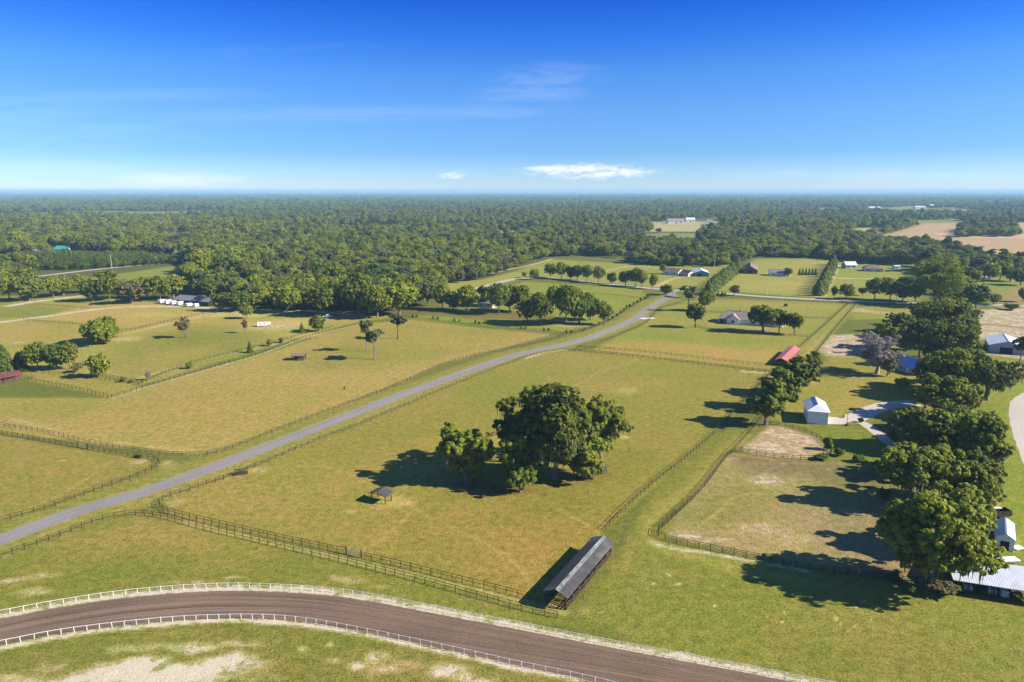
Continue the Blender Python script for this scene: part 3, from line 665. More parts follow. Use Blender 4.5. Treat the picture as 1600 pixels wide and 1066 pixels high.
# inside the track
paint([(-300, 1050), (0, 1008), (201, 975), (400, 968), (601, 995), (800, 1040), (990, 1085), (900, 1300), (-400, 1300)], (146, 142, 76), feather=2)
paint([(0, 1012), (220, 980), (420, 975), (620, 1005), (700, 1030), (560, 1010), (380, 990), (200, 995), (0, 1030)], (132, 140, 54), feather=3, amt=.85)
spot(240, 1054, 190, 25, (242, 227, 196), .85, 1, pw=.7); spot(100, 1060, 80, 10, (240, 224, 192), .65, .9); spot(215, 1012, 60, 8, (226, 208, 170), .6, .85); spot(300, 1014, 50, 8, (234, 218, 184), .65, .9); spot(370, 1010, 50, 6, (222, 206, 168), .55, .8)
spot(90, 1040, 30, 8, (206, 184, 150), .5, .8); spot(210, 1032, 40, 6, (214, 194, 156), .55, .8); spot(590, 1028, 26, 10, (236, 218, 176), .7, .95); spot(560, 1040, 20, 7, (230, 212, 170), .65, .9)
spot(625, 1040, 60, 10, (206, 178, 140), .5, .8); spot(700, 1050, 44, 14, (236, 222, 190), .7, .95); spot(740, 1062, 40, 10, (230, 212, 176), .6, .9); spot(520, 1032, 18, 7, (214, 190, 150), .5, .8); spot(475, 1014, 12, 5, (220, 200, 160), .5, .8); spot(515, 1006, 8, 4, (226, 206, 166), .6, .8)
spot(440, 1050, 50, 12, (156, 132, 76), .15, .7); spot(830, 1050, 20, 8, (214, 196, 156), .5, .7); spot(260, 990, 40, 6, (170, 166, 90), .3, .6); spot(20, 1060, 30, 8, (226, 208, 170), .55, .8)

def smooth_line(P, step):
    P = [np.array(p, float) for p in P]; out = []
    for i in range(len(P)-1):
        p0, p1, p2, p3 = P[max(i-1, 0)], P[i], P[i+1], P[min(i+2, len(P)-1)]
        n = max(2, int(np.linalg.norm(p2-p1)/step))
        for k in range(n):
            t = k/n; out.append(.5*((2*p1)+(-p0+p2)*t+(2*p0-5*p1+4*p2-p3)*t*t+(-p0+3*p1-3*p2+p3)*t**3))
    out.append(P[-1]); return np.array(out)
def ribbon(name, Lp, Rp, z, mat, nac=8, jit=0.0):
    n = len(Lp); rng = np.random.default_rng(3); w = np.linspace(0, 1, nac); V = []; UV = []; s = 0
    mid = (Lp+Rp)/2; seg = np.concatenate([[0], np.cumsum(np.linalg.norm(np.diff(mid, axis=0), axis=1))])
    for i in range(n):
        d = Rp[i]-Lp[i]; u = d/(np.linalg.norm(d)+1e-9); a = Lp[i]-u*rng.uniform(0, jit); b = Rp[i]+u*rng.uniform(0, jit); wd = np.linalg.norm(d)
        for t in w: p = a+(b-a)*t; V.append((p[0], p[1], z)); UV.append((seg[i], t*wd))
    idx = np.arange(n*nac).reshape(n, nac)
    Fq = np.stack([idx[:-1, :-1], idx[:-1, 1:], idx[1:, 1:], idx[1:, :-1]], -1).reshape(-1, 4)
    V = np.array(V)
    # faces up
    a, b, c = V[Fq[0][0]], V[Fq[0][1]], V[Fq[0][2]]
    if np.cross(b-a, c-a)[2] < 0: Fq = Fq[:, ::-1]
    me = np_mesh(name, V, Fq, mat, uv=np.array(UV)); o = link(name, me); tag(o, kind='structure'); return o
OUT = [(-260, 1010), (-120, 981), (0, 961), (86, 945), (201, 928), (316, 919), (400, 918), (515, 925), (601, 938), (687, 955), (800, 977), (915, 1000), (1030, 1022), (1200, 1054), (1290, 1072), (1440, 1100)]
INN = [(-260, 1075), (-120, 1036), (0, 1010), (100, 991), (215, 977), (301, 970), (400, 968), (472, 973), (549, 986), (647, 1006), (748, 1028), (800, 1040), (880, 1056), (961, 1075), (1050, 1095), (1160, 1122)]
def resample(P, n):
    s = np.concatenate([[0], np.cumsum(np.linalg.norm(np.diff(P, axis=0), axis=1))]); t = np.linspace(0, s[-1], n)
    return np.stack([np.interp(t, s, P[:, 0]), np.interp(t, s, P[:, 1])], 1)
OUTW = resample(smooth_line([at(*p) for p in OUT], 1.0), 260); INW = resample(smooth_line([at(*p) for p in INN], 1.0), 260)
UN = (INW-OUTW)/np.linalg.norm(INW-OUTW, axis=1, keepdims=True)
track_line([tuple(p) for p in (OUTW+UN*.4)[::3]], 2.4, (226, 212, 184), .7, 1.0, world=True)
track_line([tuple(p) for p in (INW+UN*.5)[::3]], 1.3, (232, 216, 180), .75, .8, world=True)

# wandering horse trails, mower lines and worn shoulders
for tr in ([(470, 566), (560, 590), (600, 608)], [(330, 700), (420, 640), (470, 566)], [(600, 778), (760, 690), (900, 600), (1000, 560)], [(560, 862), (640, 800), (610, 782)], [(840, 930), (760, 850), (620, 784)], [(120, 705), (150, 740), (60, 790)], [(1060, 840), (1180, 770), (1290, 800)], [(100, 640), (260, 650), (420, 620), (540, 570)], [(950, 540), (1080, 540), (1200, 560)], [(380, 735), (520, 730), (600, 775)], [(940, 840), (880, 800), (830, 775)], [(260, 560), (330, 540), (380, 530)]):
    P_ = smooth_line([at(*p) for p in tr], 4.0); k_ = np.arange(len(P_)); P_[:, 0] += 1.2*np.sin(k_*.7)+.6*np.sin(k_*1.9)
    track_line([tuple(p) for p in P_], .7, (196, 174, 118), .25, .9, .6, world=True)
RDW = smooth_line([at(*p) for p in [(-160, 900), (-60, 866), (0, 844), (120, 799), (235, 765), (400, 705), (600, 628), (700, 591), (800, 557), (900, 534), (950, 517), (990, 500), (1007, 487), (1025, 475), (1046, 464)]], 3.0)
track_line([tuple(p) for p in RDW], 7.6, (182, 166, 112), .38, 1.4, .7, world=True)
# the pastures share one dry season: pull their hues together a little
g_ = ((COV[:, 3] < .3) & (gy < 900))[:, None]*.33; lum = COV[:, :3]@np.array([.3, .6, .1]); oc = lin((158, 148, 76)); oc = oc/(oc@np.array([.3, .6, .1]))
COV[:, :3] += g_*(lum[:, None]*oc-COV[:, :3])
gm = np_mesh('ground', np.stack([gx, gy, np.zeros_like(gx)], 1),
             (lambda i: np.stack([i[:-1, :-1], i[:-1, 1:], i[1:, 1:], i[1:, :-1]], -1).reshape(-1, 4))(np.arange(NR*NC, dtype=np.int32).reshape(NR, NC)), [bpy.data.materials.new('ground')])
ca = gm.color_attributes.new('cover', 'FLOAT_COLOR', 'POINT'); ca.data.foreach_set('color', COV.astype(np.float32).ravel())
tag(link('ground', gm), kind='structure')
def ground_mat(m):
    m.use_nodes = True; N = NT(m.node_tree); b = m.node_tree.nodes['Principled BSDF']
    a = N.node('ShaderNodeAttribute'); a.attribute_name = 'cover'; g = N.node('ShaderNodeNewGeometry'); pos = g.outputs['Position']
    n50 = N.noise(pos, .022, 4, .6, .6); n8 = N.noise(pos, .16, 4, .65, .5); n2 = N.noise(pos, .55, 4, .7, .3); n05 = N.noise(pos, 2.4, 3, .7); nm = N.noise(N.mapping(pos, (.35, 1.0, 1), (0, 0, .5)), .28, 3, .6)
    wsum = N.math('ADD', N.math('ADD', N.math('MULTIPLY', n50, .34), N.math('MULTIPLY', n8, .30)), N.math('ADD', N.math('MULTIPLY', n2, .24), N.math('MULTIPLY', nm, .12)))
    f = N.ramp(wsum, .39, .61)
    tint = N.mix(f, (.84, .98, .50), (1.17, 1.03, .90))
    c = N.mix(1.0, a.outputs['Color'], tint, 'MULTIPLY')
    speck = N.math('ADD', N.ramp(n05, .26, .74, .58, 1.44), N.math('MULTIPLY', N.math('SUBTRACT', n2, .5), 1.3))
    c = N.mix(1.0, c, speck, 'MULTIPLY')
    clump = N.ramp(N.math('ADD', N.math('MULTIPLY', n2, .55), N.math('MULTIPLY', n05, .45)), .60, .70)
    c = N.mix(N.math('MULTIPLY', clump, .42), c, N.mix(.5, a.outputs['Color'], (.05, .075, .014)))
    s = N.math('ADD', a.outputs['Alpha'], N.math('MULTIPLY', N.math('SUBTRACT', N.math('ADD', N.math('MULTIPLY', n2, .55), N.math('MULTIPLY', n8, .45)), .5), 2.2))
    s = N.math('MULTIPLY', N.ramp(s, .42, .72), N.ramp(a.outputs['Alpha'], .02, .15))
    sandc = N.mix(n05, tuple(lin((224, 204, 168))), tuple(lin((250, 238, 214))))
    tuft = N.mix(n05, tuple(lin((120, 122, 54))), tuple(lin((160, 146, 84))))
    low = N.math('MULTIPLY', N.ramp(a.outputs['Alpha'], .3, .6), N.math('SUBTRACT', 1.0, s))
    c = N.mix(N.math('MULTIPLY', low, .55), c, tuft)
    c = N.mix(N.math('MULTIPLY', s, .8), c, sandc)
    N.l.new(c, b.inputs['Base Color']); b.inputs['Roughness'].default_value = .95; b.inputs['Specular IOR Level'].default_value = .1
    bp = N.node('ShaderNodeBump'); bp.inputs['Strength'].default_value = .55; bp.inputs['Distance'].default_value = .25
    N.l.new(N.math('ADD', n05, n2), bp.inputs['Height']); N.l.new(bp.outputs[0], b.inputs['Normal'])
ground_mat(gm.materials[0])

# ------------------------------------------------------------------ roads, track, pads: sheets a little above the ground
def road(name, pts, width, z, mat, step=3.0, jit=.15, world=False):
    P = smooth_line([p if world else at(*p) for p in pts], step); T = np.gradient(P, axis=0); T /= np.linalg.norm(T, axis=1, keepdims=True)
    Nn = np.stack([-T[:, 1], T[:, 0]], 1); return ribbon(name, P+Nn*width/2, P-Nn*width/2, z, mat, jit=jit)
def road_mat(name, base, edge, streaks=.15, scale=1.0, dark=None):
    m = bpy.data.materials.new(name); m.use_nodes = True; N = NT(m.node_tree); b = m.node_tree.nodes['Principled BSDF']
    uvn = N.node('ShaderNodeUVMap'); g = N.node('ShaderNodeNewGeometry')
    lane = N.noise(N.mapping(uvn.outputs[0], (.012, .9*scale, 1)), 1.0, 4, .65); n = N.noise(g.outputs['Position'], 1.8, 4, .7); n2 = N.noise(g.outputs['Position'], .07, 3)
    f = N.math('ADD', N.math('MULTIPLY', lane, .55), N.math('ADD', N.math('MULTIPLY', n, .25), N.math('MULTIPLY', n2, .2)))
    c = N.mix(N.ramp(f, .38, .62), tuple(x*(1-streaks) for x in base), tuple(x*(1+streaks) for x in base))
    if dark is not None: c = N.mix(N.math('MULTIPLY', N.ramp(N.noise(N.mapping(uvn.outputs[0], (.006, .55, 1)), 1.0, 5, .7), .50, .62), .75), c, dark)
    if dark is not None:
        c = N.mix(N.math('MULTIPLY', N.ramp(N.noise(N.mapping(uvn.outputs[0], (.009, 1.5, 1), loc=(3, 7, 0)), 1.0, 4, .6), .56, .64), .6), c, tuple(lin((180, 152, 124))))
        c = N.mix(N.math('MULTIPLY', N.ramp(N.noise(g.outputs['Position'], 3.2, 2, .6), .55, .68), .45), c, dark)
    N.l.new(c, b.inputs['Base Color']); b.inputs['Roughness'].default_value = .92; b.inputs['Specular IOR Level'].default_value = .2
    bp = N.node('ShaderNodeBump'); bp.inputs['Strength'].default_value = .4; bp.inputs['Distance'].default_value = .1
    N.l.new(n, bp.inputs['Height']); N.l.new(bp.outputs[0], b.inputs['Normal'])
    return m
M['asphalt'] = road_mat('asphalt', tuple(lin((166, 158, 150))), None, .16)
M['countyroad'] = road_mat('pale_road', tuple(lin((208, 200, 180))), None, .10)
M['drive'] = road_mat('concrete_drive', tuple(lin((224, 212, 194))), None, .08)
M['track'] = road_mat('harrowed_dirt', tuple(lin((142, 118, 96))), None, .34, 2.6, dark=tuple(lin((100, 75, 55))))
ROAD = [(-160, 900), (-60, 866), (0, 844), (120, 799), (235, 765), (400, 705), (600, 628), (700, 591), (800, 557), (900, 534), (950, 517), (990, 500), (1007, 487), (1025, 475), (1046, 464), (1052, 455)]
road('road', ROAD, 5.7, .02, M['asphalt'])
CROSS = [(700, 458), (740, 452), (800, 437), (850, 434), (900, 439), (950, 444), (1000, 449), (1050, 453.5), (1100, 456), (1200, 464), (1300, 469), (1400, 473), (1600, 478), (1900, 490)]
road('cross_road', CROSS, 7.0, .012, M['countyroad'], 6)
road('county_road', [(60, 432), (117, 425), (180, 418), (282, 409), (330, 404)], 8, .012, M['countyroad'], 8)
# training track
ribbon('track', OUTW+UN*1.5, INW-UN*.5, .02, M['track'], 14, .25)
road('track_edge', [(1700, 610), (1630, 612), (1600, 622), (1589, 640), (1597, 680), (1622, 740), (1680, 830)], 4.4, .012, M['drive'], 2, .4)
road('far_track', [(1740, 618), (1680, 624), (1634, 634), (1622, 648), (1632, 684), (1660, 740), (1720, 820)], 7.0, .018, M['track'], 2, .4)
# concrete
road('driveway', [(1292, 659), (1306, 658), (1330, 657), (1350, 662), (1375, 680), (1396, 697), (1420, 715)], 3.6, .02, M['drive'], 2, .1)
road('driveway_pad', [(1288, 657), (1318, 657.5)], 7.5, .014, M['drive'], 2, .05)
road('driveway_branch', [(1328, 658), (1352, 645), (1385, 634), (1430, 630)], 7.0, .016, M['drive'], 2, .1)
road('patio', [(1470, 664), (1510, 660), (1540, 650), (1560, 672)], 4.0, .02, M['drive'], 2, .1)
road('culvert_apron', [(1001, 498), (1022, 497)], 4.5, .026, M['concrete'], 2, .05)
# ------------------------------------------------------------------ fences
def fence_line(name, label, cat, pts_px, H=1.4, spacing=2.4, boards=2, mat='fence', group=None, posts=True, pw=.115, gaps=(), world=None, cap=100, railname='boards'):
    P = world if world is not None else smooth_line([at(*p) for p in pts_px], spacing*.5)
    s = np.concatenate([[0], np.cumsum(np.linalg.norm(np.diff(P, axis=0), axis=1))])
    n = max(2, int(s[-1]/spacing)+1); t = np.linspace(0, s[-1], n); Q = np.stack([np.interp(t, s, P[:, 0]), np.interp(t, s, P[:, 1])], 1)
    o0 = Q[len(Q)//2]; root = empty(name, (o0[0], o0[1], 0)); tag(root, label, cat, group); Q = Q-o0
    rb = MB(); rng = random.Random(len(label))
    bh = .095 if boards > 1 else .075
    for i in range(n-1):
        if any(a <= i < b for a, b in gaps): continue
        p, q = Q[i], Q[i+1]; d = (q-p)/np.linalg.norm(q-p); off = np.array([-d[1], d[0]])*.09
        for k in range(boards):
            z = H*((.16 if boards > 2 else .5)+(.78 if boards > 2 else .44)*(k/(max(boards-1, 1)))) if boards > 1 else H-.06
            rb.bar((*(p+off), z+rng.uniform(-.015, .015)), (*(q+off), z+rng.uniform(-.015, .015)), .035, bh)
    rb.build(railname, M[mat], root)
    order = sorted(range(n), key=lambda i: (Q[i]+o0)@(Q[i]+o0))
    if posts:
        pm = MB().box((0, 0, H/2-.15), (pw, pw, H+.36)); pme = bpy.data.meshes.new('post'); pme.from_pydata(pm.v, [], pm.f); pme.materials.append(M[mat])
        for i in order[:cap]:
            o = link('post', pme, root); o.location = (*Q[i], rng.uniform(-.09, .04)); o.rotation_euler = (rng.gauss(0, .03), rng.gauss(0, .03), rng.uniform(-.2, .2))
        rest = order[cap:]
    else: rest = order
    if rest:
        m = MB()
        for i in rest: m.box((*Q[i], H/2-.1), (pw, pw, H+.3))
        o = m.build('posts', M[mat], root); o['kind'] = 'stuff'
    return root
def gate(p_px, q_px, label):
    a, b = np.array(at(*p_px)), np.array(at(*q_px)); r = empty('farm_gate', (*a, 0)); tag(r, label, 'gate'); d = b-a; L = np.linalg.norm(d); u = d/L
    fr = MB(); z0, z1 = .25, 1.25
    for z in np.linspace(z0, z1, 5): fr.bar((*(u*.15), z), (*(u*(L-.15)), z), .05, .05)
    for t in (.15, L/2, L-.15): fr.bar((*(u*t), z0), (*(u*t), z1), .06, .05)
    fr.build('gate_frame', M['steel'], r)
    
    for t in (.05, L-.05): MB().box((*(u*t), .9), (.2, .2, 2.0)).build('gate_post', M['fence'], r)
    lt = MB().bar((*(u*(L-.35)), .8), (*(u*(L-.05)), .8), .07, .07); lt.build('latch', M['steel'], r)

FD = 'board fence'
fence_line('board_fence', 'dark board fence curving round the corner paddock below the road', FD, [(-60, 834), (0, 816), (57, 801), (115, 781), (155, 766), (200, 751), (232, 738), (247, 728), (248, 722), (238, 717), (225, 716), (200, 713), (137, 702)], 1.4, 2.3)
fence_line('board_fence', 'dark fence in short run along grass lane, from gate to edge of photo', FD, [(122, 699.5), (62, 689), (0, 678), (-60, 668)], 1.4, 2.3, 3)
gate((137, 701.5), (122, 699), 'pipe gate in the fence of the corner paddock with the tan grass')
fence_line('board_fence', 'long pale topped fence along upper side of road, bordering the big tan pasture', FD, [(-60, 654), (0, 666), (75, 678), (150, 695), (225, 707), (262, 712), (312, 713), (325, 711), (362, 701), (400, 687), (450, 667), (500, 648), (550, 630), (600, 611), (650, 590), (700, 568), (750, 555), (800, 545), (850, 534), (877, 527), (878, 523), (862, 518.5), (850, 517)], 1.4, 2.5, 2, 'fencegrey')
fence_line('board_fence', 'dark fence closing the far end of big tan pasture, young shrubs behind it', FD, [(850, 517), (800, 515), (725, 507.5), (625, 495)], 1.4, 2.5, 2, 'fence')
fence_line('board_fence', 'winding dark fence lined with shrubs beside the upper bend of road', FD, [(880, 522.5), (905, 519), (925, 513), (950, 502.5), (975, 488), (1000, 473), (1013, 466), (1016, 461)], 1.5, 2.5)
fence_line('board_fence', 'dark fence sweeping along pasture side of the upper road bend past white culvert', FD, [(900, 546), (912, 541), (950, 531), (975, 521), (1005, 508), (1017, 498), (1025, 488), (1040, 480), (1065, 475.5), (1085, 476)], 1.5, 2.5)
fence_line('board_fence', 'dark front fence of the oak pasture, from its rounded corner to the gate', FD, [(375, 741), (300, 766), (262, 778), (250, 785), (249, 791), (256, 799), (281, 807), (400, 835), (541, 866)], 1.45, 2.3)
fence_line('board_fence', 'dark front fence of oak pasture running from gate to the long stall barn', FD, [(565, 872), (630, 887), (716, 909), (800, 930), (827, 937)], 1.45, 2.3)
gate((541, 866), (565, 872), 'grey pipe gate midway along the front fence of oak pasture')
fence_line('board_fence', 'dark double fence outside oak pasture, bending from the road towards the track', FD, [(-60, 898), (0, 873), (80, 844), (155, 815), (187, 808), (215, 805), (258, 811), (316, 827), (400, 847), (515, 874), (630, 903), (716, 926), (800, 949), (870, 966)], 1.4, 2.3)
fence_line('board_fence', 'fence down the road side of oak pasture, behind the verge', FD, [(375, 741), (450, 709), (507, 685), (570, 661), (640, 632), (700, 607), (760, 583), (822, 559), (850, 552), (890, 548.5)], 1.4, 2.5, 2, 'fencegrey')
fence_line('board_fence', 'straight dark fence across the far end of oak pasture', FD, [(890, 549), (1000, 559), (1100, 571), (1165, 579), (1205, 583)], 1.4, 2.5)
fence_line('board_fence', 'second straight fence beyond oak pasture, edging the orange tan field', FD, [(905, 544), (1000, 551), (1100, 562), (1206, 574)], 1.4, 2.5)
fence_line('board_fence', 'straight board fence down lane side of oak pasture to the stall barn', FD, [(1205, 583), (1160, 630), (1120, 674), (1070, 718), (1015, 762), (975, 798), (946, 829)], 1.4, 2.4)
fence_line('board_fence', 'four board fence round the sandy paddock shaded by big oaks', FD, [(1160, 705), (1137, 713), (1101, 760), (1058, 803), (1030, 828), (1027, 834), (1038, 844), (1087, 855), (1200, 878), (1257, 889), (1343, 901), (1430, 913)], 1.45, 2.4, 4)
fence_line('board_fence', 'dark fence from the tree clump down to round sand pen', FD, [(1195, 648), (1178, 669), (1160, 690), (1137, 712.5)], 1.4, 2.4)
fence_line('board_fence', 'curved fence enclosing the pinkish sand pen near white garage', FD, [(1156, 706), (1200, 715), (1257, 719), (1290, 715), (1300, 706), (1294, 696), (1262, 677), (1225, 666), (1200, 664), (1186, 667)], 1.4, 2.4, 3)
fence_line('board_fence', 'dark fence along house side of the mown grass lane', FD, [(1240, 556), (1250, 543), (1285, 512), (1322, 478), (1326, 474)], 1.4, 2.5)
fence_line('board_fence', 'dark fence along sand lot side of the mown grass lane', FD, [(1272, 556), (1282, 543), (1310, 508), (1338, 475)], 1.4, 2.5)
fence_line('board_fence', 'weathered fence edging a narrow strip paddock near red roofed barn', FD, [(44, 595), (100, 605), (175, 622)], 1.4, 2.5)
fence_line('board_fence', 'long fence climbing beside pale farm lane towards the white truck', FD, [(175, 622), (225, 607), (300, 584), (400, 556), (482, 527), (565, 506)], 1.4, 2.6)
fence_line('board_fence', 'fence on far side of pale farm lane, shrubs growing along it', FD, [(217, 602), (280, 575), (350, 556), (420, 538), (470, 524), (520, 512)], 1.4, 2.6)
fence_line('board_fence', 'low fence below the round lone tree, leading to lane corner', FD, [(40, 584), (95, 586), (150, 593), (217, 602)], 1.4, 2.6)
fence_line('board_fence', 'inner fence of narrow strip paddock under the round lone tree', FD, [(155, 586), (190, 594), (222, 598)], 1.4, 2.6, 3)
fence_line('board_fence', 'dark fence running past the broad round tree to sandy yard', FD, [(37, 501), (80, 505), (125, 508.5), (165, 520), (200, 517), (250, 506), (300, 495), (350, 487), (400, 484)], 1.4, 2.6, 2, 'fence', None, True, .15, (), None, 70)
fence_line('board_fence', 'short dark fence between two sandy tracks in front of oak row', FD, [(57, 477), (100, 480), (140, 483)], 1.4, 2.6)
fence_line('board_fence', 'fence crossing the bright field between road bend and oak rows', FD, [(920, 459), (965, 463), (1007, 468)], 1.4, 3.0)
fence_line('board_fence', 'long dark fence along near edge of the cross road', FD, [(1062, 458), (1100, 460), (1200, 468), (1300, 474), (1420, 478)], 1.4, 3.0, 2, 'fence', None, True, .15, (), None, 60)
fence_line('board_fence', 'low fence in front of the tan roofed house', FD, [(1085, 510), (1115, 517), (1160, 522), (1262, 527)], 1.3, 3.0, 3)
fence_line('board_fence', 'fence behind the tan roofed house across the field', FD, [(1090, 486), (1130, 490), (1250, 497), (1302, 499)], 1.3, 3.0, 3)
# the white rails of the track
fence_line('track_rail', 'white outer rail of dirt track, against the grass bank', 'track rail', None, 1.05, 2.1, 1, 'whiterail', None, True, .07, (), OUTW+UN*.2, 100, 'rail')
fence_line('track_rail', 'white inner rail of the dirt track with widely spaced posts', 'track rail', None, 1.05, 2.0, 1, 'whiterail', None, True, .075, (), INW-UN*.1, 100, 'rail')

# ------------------------------------------------------------------ buildings
class Frame:
    """local frame: origin, x along the ridge, y across"""
    def __init__(s, o, ang): s.o = o; s.a = ang
def gable_roof(mb, L, W, ze, zr, ov=.4, th=.14, rake=.4, hip0=0.0, hip1=0.0):
    """two slopes with thickness; ridge along x; hips cut the ridge back at either end"""
    w = W/2+ov; sl = (zr-ze)/(W/2); zl = ze-sl*ov; x0, x1 = -L/2-rake, L/2+rake; r0, r1 = x0+hip0, x1-hip1
    for sg in (-1, 1):
        pts = [(x0, sg*w, zl), (x1, sg*w, zl), (r1, 0, zr), (r0, 0, zr)]
        if sg > 0: pts = pts[::-1]
        mb.face([(p[0], p[1], p[2]+th) for p in pts], [(p[0], abs(p[1])) for p in pts]); mb.face(pts[::-1])
        mb.face([(x0, sg*w, zl), (x1, sg*w, zl), (x1, sg*w, zl+th), (x0, sg*w, zl+th)])
    for x, r in ((x0, r0), (x1, r1)):
        tri = [(x, -w, zl), (x, w, zl), (r, 0, zr)]
        if abs(x-r) > .01: mb.face([(p[0], p[1], p[2]+th) for p in tri], [(p[1], p[2]) for p in tri])
        else:
            for sg in (-1, 1): mb.face([(x, sg*w, zl), (x, sg*w, zl+th), (x, 0, zr+th), (x, 0, zr)])
    return mb
def gable_walls(mb, L, W, ze, zr, hip0=0, hip1=0):
    a, b = L/2, W/2
    for sg in (-1, 1): mb.face([(-a, sg*b, -.2), (a, sg*b, -.2), (a, sg*b, ze), (-a, sg*b, ze)])
    for x, hp in ((-a, hip0), (a, hip1)):
        if hp > 0: mb.face([(x, -b, -.2), (x, b, -.2), (x, b, ze), (x, -b, ze)])
        else: mb.face([(x, -b, -.2), (x, b, -.2), (x, b, ze), (x, 0, zr), (x, -b, ze)])
    return mb
def building(name, label, cat, p0, p1, W, ze, zr, wall, roof, openings=(), hips=(0, 0), ov=.4, chimney=None, group=None, world=False):
    """a closed gabled building whose ridge runs from p0 to p1 (ground pixels of the end walls' middles);
    openings: (side, along -1..1, width, height, sill, kind) with side in '-y','+y','-x','+x'"""
    a = np.array(p0 if world else at(*p0)); b = np.array(p1 if world else at(*p1)); c = (a+b)/2; d = b-a; L = float(np.linalg.norm(d)); ang = math.atan2(d[1], d[0])
    r = empty(name, (c[0], c[1], 0), ang); tag(r, label, cat, group)
    gable_walls(MB(), L, W, ze, zr, *hips).build('wall', M[wall], r)
    rf = gable_roof(MB(), L, W, ze+.02, zr+.02, ov, .16, ov, *hips).build('roof', M[roof], r)
    m_ = MB(); e_ = L/2+ov; m_.bar((-e_+max(hips[0]-.1, 0), 0, zr+.2), (e_-max(hips[1]-.1, 0), 0, zr+.2), .35, .08); m_.build('ridge_cap', M['steel'], rf)
    m_ = MB(); zg = ze-(zr-ze)/(W/2)*ov+.1
    for sg in (-1, 1): m_.bar((-e_, sg*(W/2+ov+.06), zg), (e_, sg*(W/2+ov+.06), zg), .12, .12)
    m_.build('gutter', M['steel'], rf)
    if chimney is not None: MB().box((chimney[0]*L/2, chimney[1]*W/2, zr+.3), (.9, .7, 2.6)).build('chimney', M['tanwall'], rf)
    for side, t, w, h, sill, kind in openings:
        mname = {'window': 'glass', 'door': 'white', 'garage_door': 'white', 'dark_door': 'darkin', 'opening': 'darkin', 'brown_door': 'wood_brown'}[kind]
        nm = {'dark_door': 'door', 'brown_door': 'garage_door'}.get(kind, kind)
        if side[1] == 'y':
            y = (W/2+.03)*(1 if side[0] == '+' else -1); x = t*L/2; bx = ((x, y, sill+h/2), (w, .06, h)); fr = ((x, y, sill+h/2), (w+.2, .04, h+.2))
        else:
            x = (L/2+.03)*(1 if side[0] == '+' else -1); y = t*W/2; bx = ((x, y, sill+h/2), (.06, w, h)); fr = ((x, y, sill+h/2), (.04, w+.2, h+.2))
        o = MB().box(*bx).build(nm, M[mname], r)
        if kind != 'opening': MB().box(*fr).build('frame', M['white'], o)
        if 'door' in kind:
            sgn = 1 if side[0] == '+' else -1
            pos = (x+w*.35, y+.06*sgn, sill+1.0) if side[1] == 'y' else (x+.06*sgn, y+w*.35, sill+1.0)
            MB().box(pos, (.12, .12, .12)).build('handle', M['steel'], o)
    return r
def open_shed(name, label, cat, p0, p1, W, ze, zr, roof, nposts=4, post='wood_dark', world=False, panels=True, back=None, ridge=None, rows=(-1, 1), partitions=0, end=False, bh=(.3, .7, 1.1)):
    a = np.array(p0 if world else at(*p0)); b = np.array(p1 if world else at(*p1)); c = (a+b)/2; d = b-a; L = float(np.linalg.norm(d)); ang = math.atan2(d[1], d[0])
    r = empty(name, (c[0], c[1], 0), ang); tag(r, label, cat)
    rf = gable_roof(MB(), L, W, ze, zr, .45, .12, .4).build('roof', M[roof], r)
    if ridge:
        sl = (zr-ze)/(W/2); w = .7; m = MB(); x = L/2+.38
        for sg in (-1,):
            q = [(-x, sg*w, zr-sl*w+.155), (x, sg*w, zr-sl*w+.155), (x, 0, zr+.155), (-x, 0, zr+.155)]
            m.face(q if sg < 0 else q[::-1])
        m.build('ridge_panels', M[ridge], rf)
    pm = MB().box((0, 0, ze/2-.1), (.18, .18, ze+.1)); pme = bpy.data.meshes.new('post'); pme.from_pydata(pm.v, [], pm.f); pme.materials.append(M[post])
    for k in range(nposts):
        for sg in rows:
            o = link('post', pme, r); o.location = (-L/2+.15+(L-.3)*k/(nposts-1), sg*(W/2-.12), 0)
    tr = MB()
    for k in range(nposts):
        x = -L/2+.15+(L-.3)*k/(nposts-1); tr.bar((x, -W/2, ze-.08), (x, W/2, ze-.08), .08, .18); tr.bar((x, -W/2, ze-.05), (x, 0, zr-.1), .08, .12); tr.bar((x, W/2, ze-.05), (x, 0, zr-.1), .08, .12)
    for y in (-W/2+.05, W/2-.05): tr.bar((-L/2, y, ze-.1), (L/2, y, ze-.1), .1, .2)
    tr.build('roof_frame', M[post], r)
    if panels:
        for sg in rows:
            m = MB()
            for z in bh: m.bar((-L/2, sg*(W/2+.02), z), (L/2, sg*(W/2+.02), z), .05, .18)
            m.build('side_boards', M[post], r)
    if partitions:
        for k in range(partitions):
            x = -L/2+.15+(L-.3)*k/(partitions-1); m = MB()
            for z in (.35, .75, 1.15, 1.5): m.bar((x, -W/2+.2, z), (x, W/2-.2, z), .05, .2)
            m.build('partition', M[post], r)
    if back is not None: MB().box((0, back*(W/2-.02), ze*.5), (L, .08, ze)).build('back_wall', M['wood_brown'], r)
    return r
# the long stall barn
cs = [np.array(at(*q, 2.9)) for q in ((847, 925), (888, 932), (962, 846), (923, 840))]
e0, e1 = (cs[0]+cs[1])/2, (cs[2]+cs[3])/2; uu = (e1-e0)/np.linalg.norm(e1-e0)
open_shed('stall_barn', 'long dark roofed stall barn with pale ridge at corner of oak pasture', 'barn', tuple(e0+uu*.4), tuple(e1-uu*.4), float(np.linalg.norm(cs[0]-cs[1]))-.75, 2.85, 3.75, 'r_dark', 9, 'wood_dark', True, True, None, 'r_skylight', (-1, 1), 9)
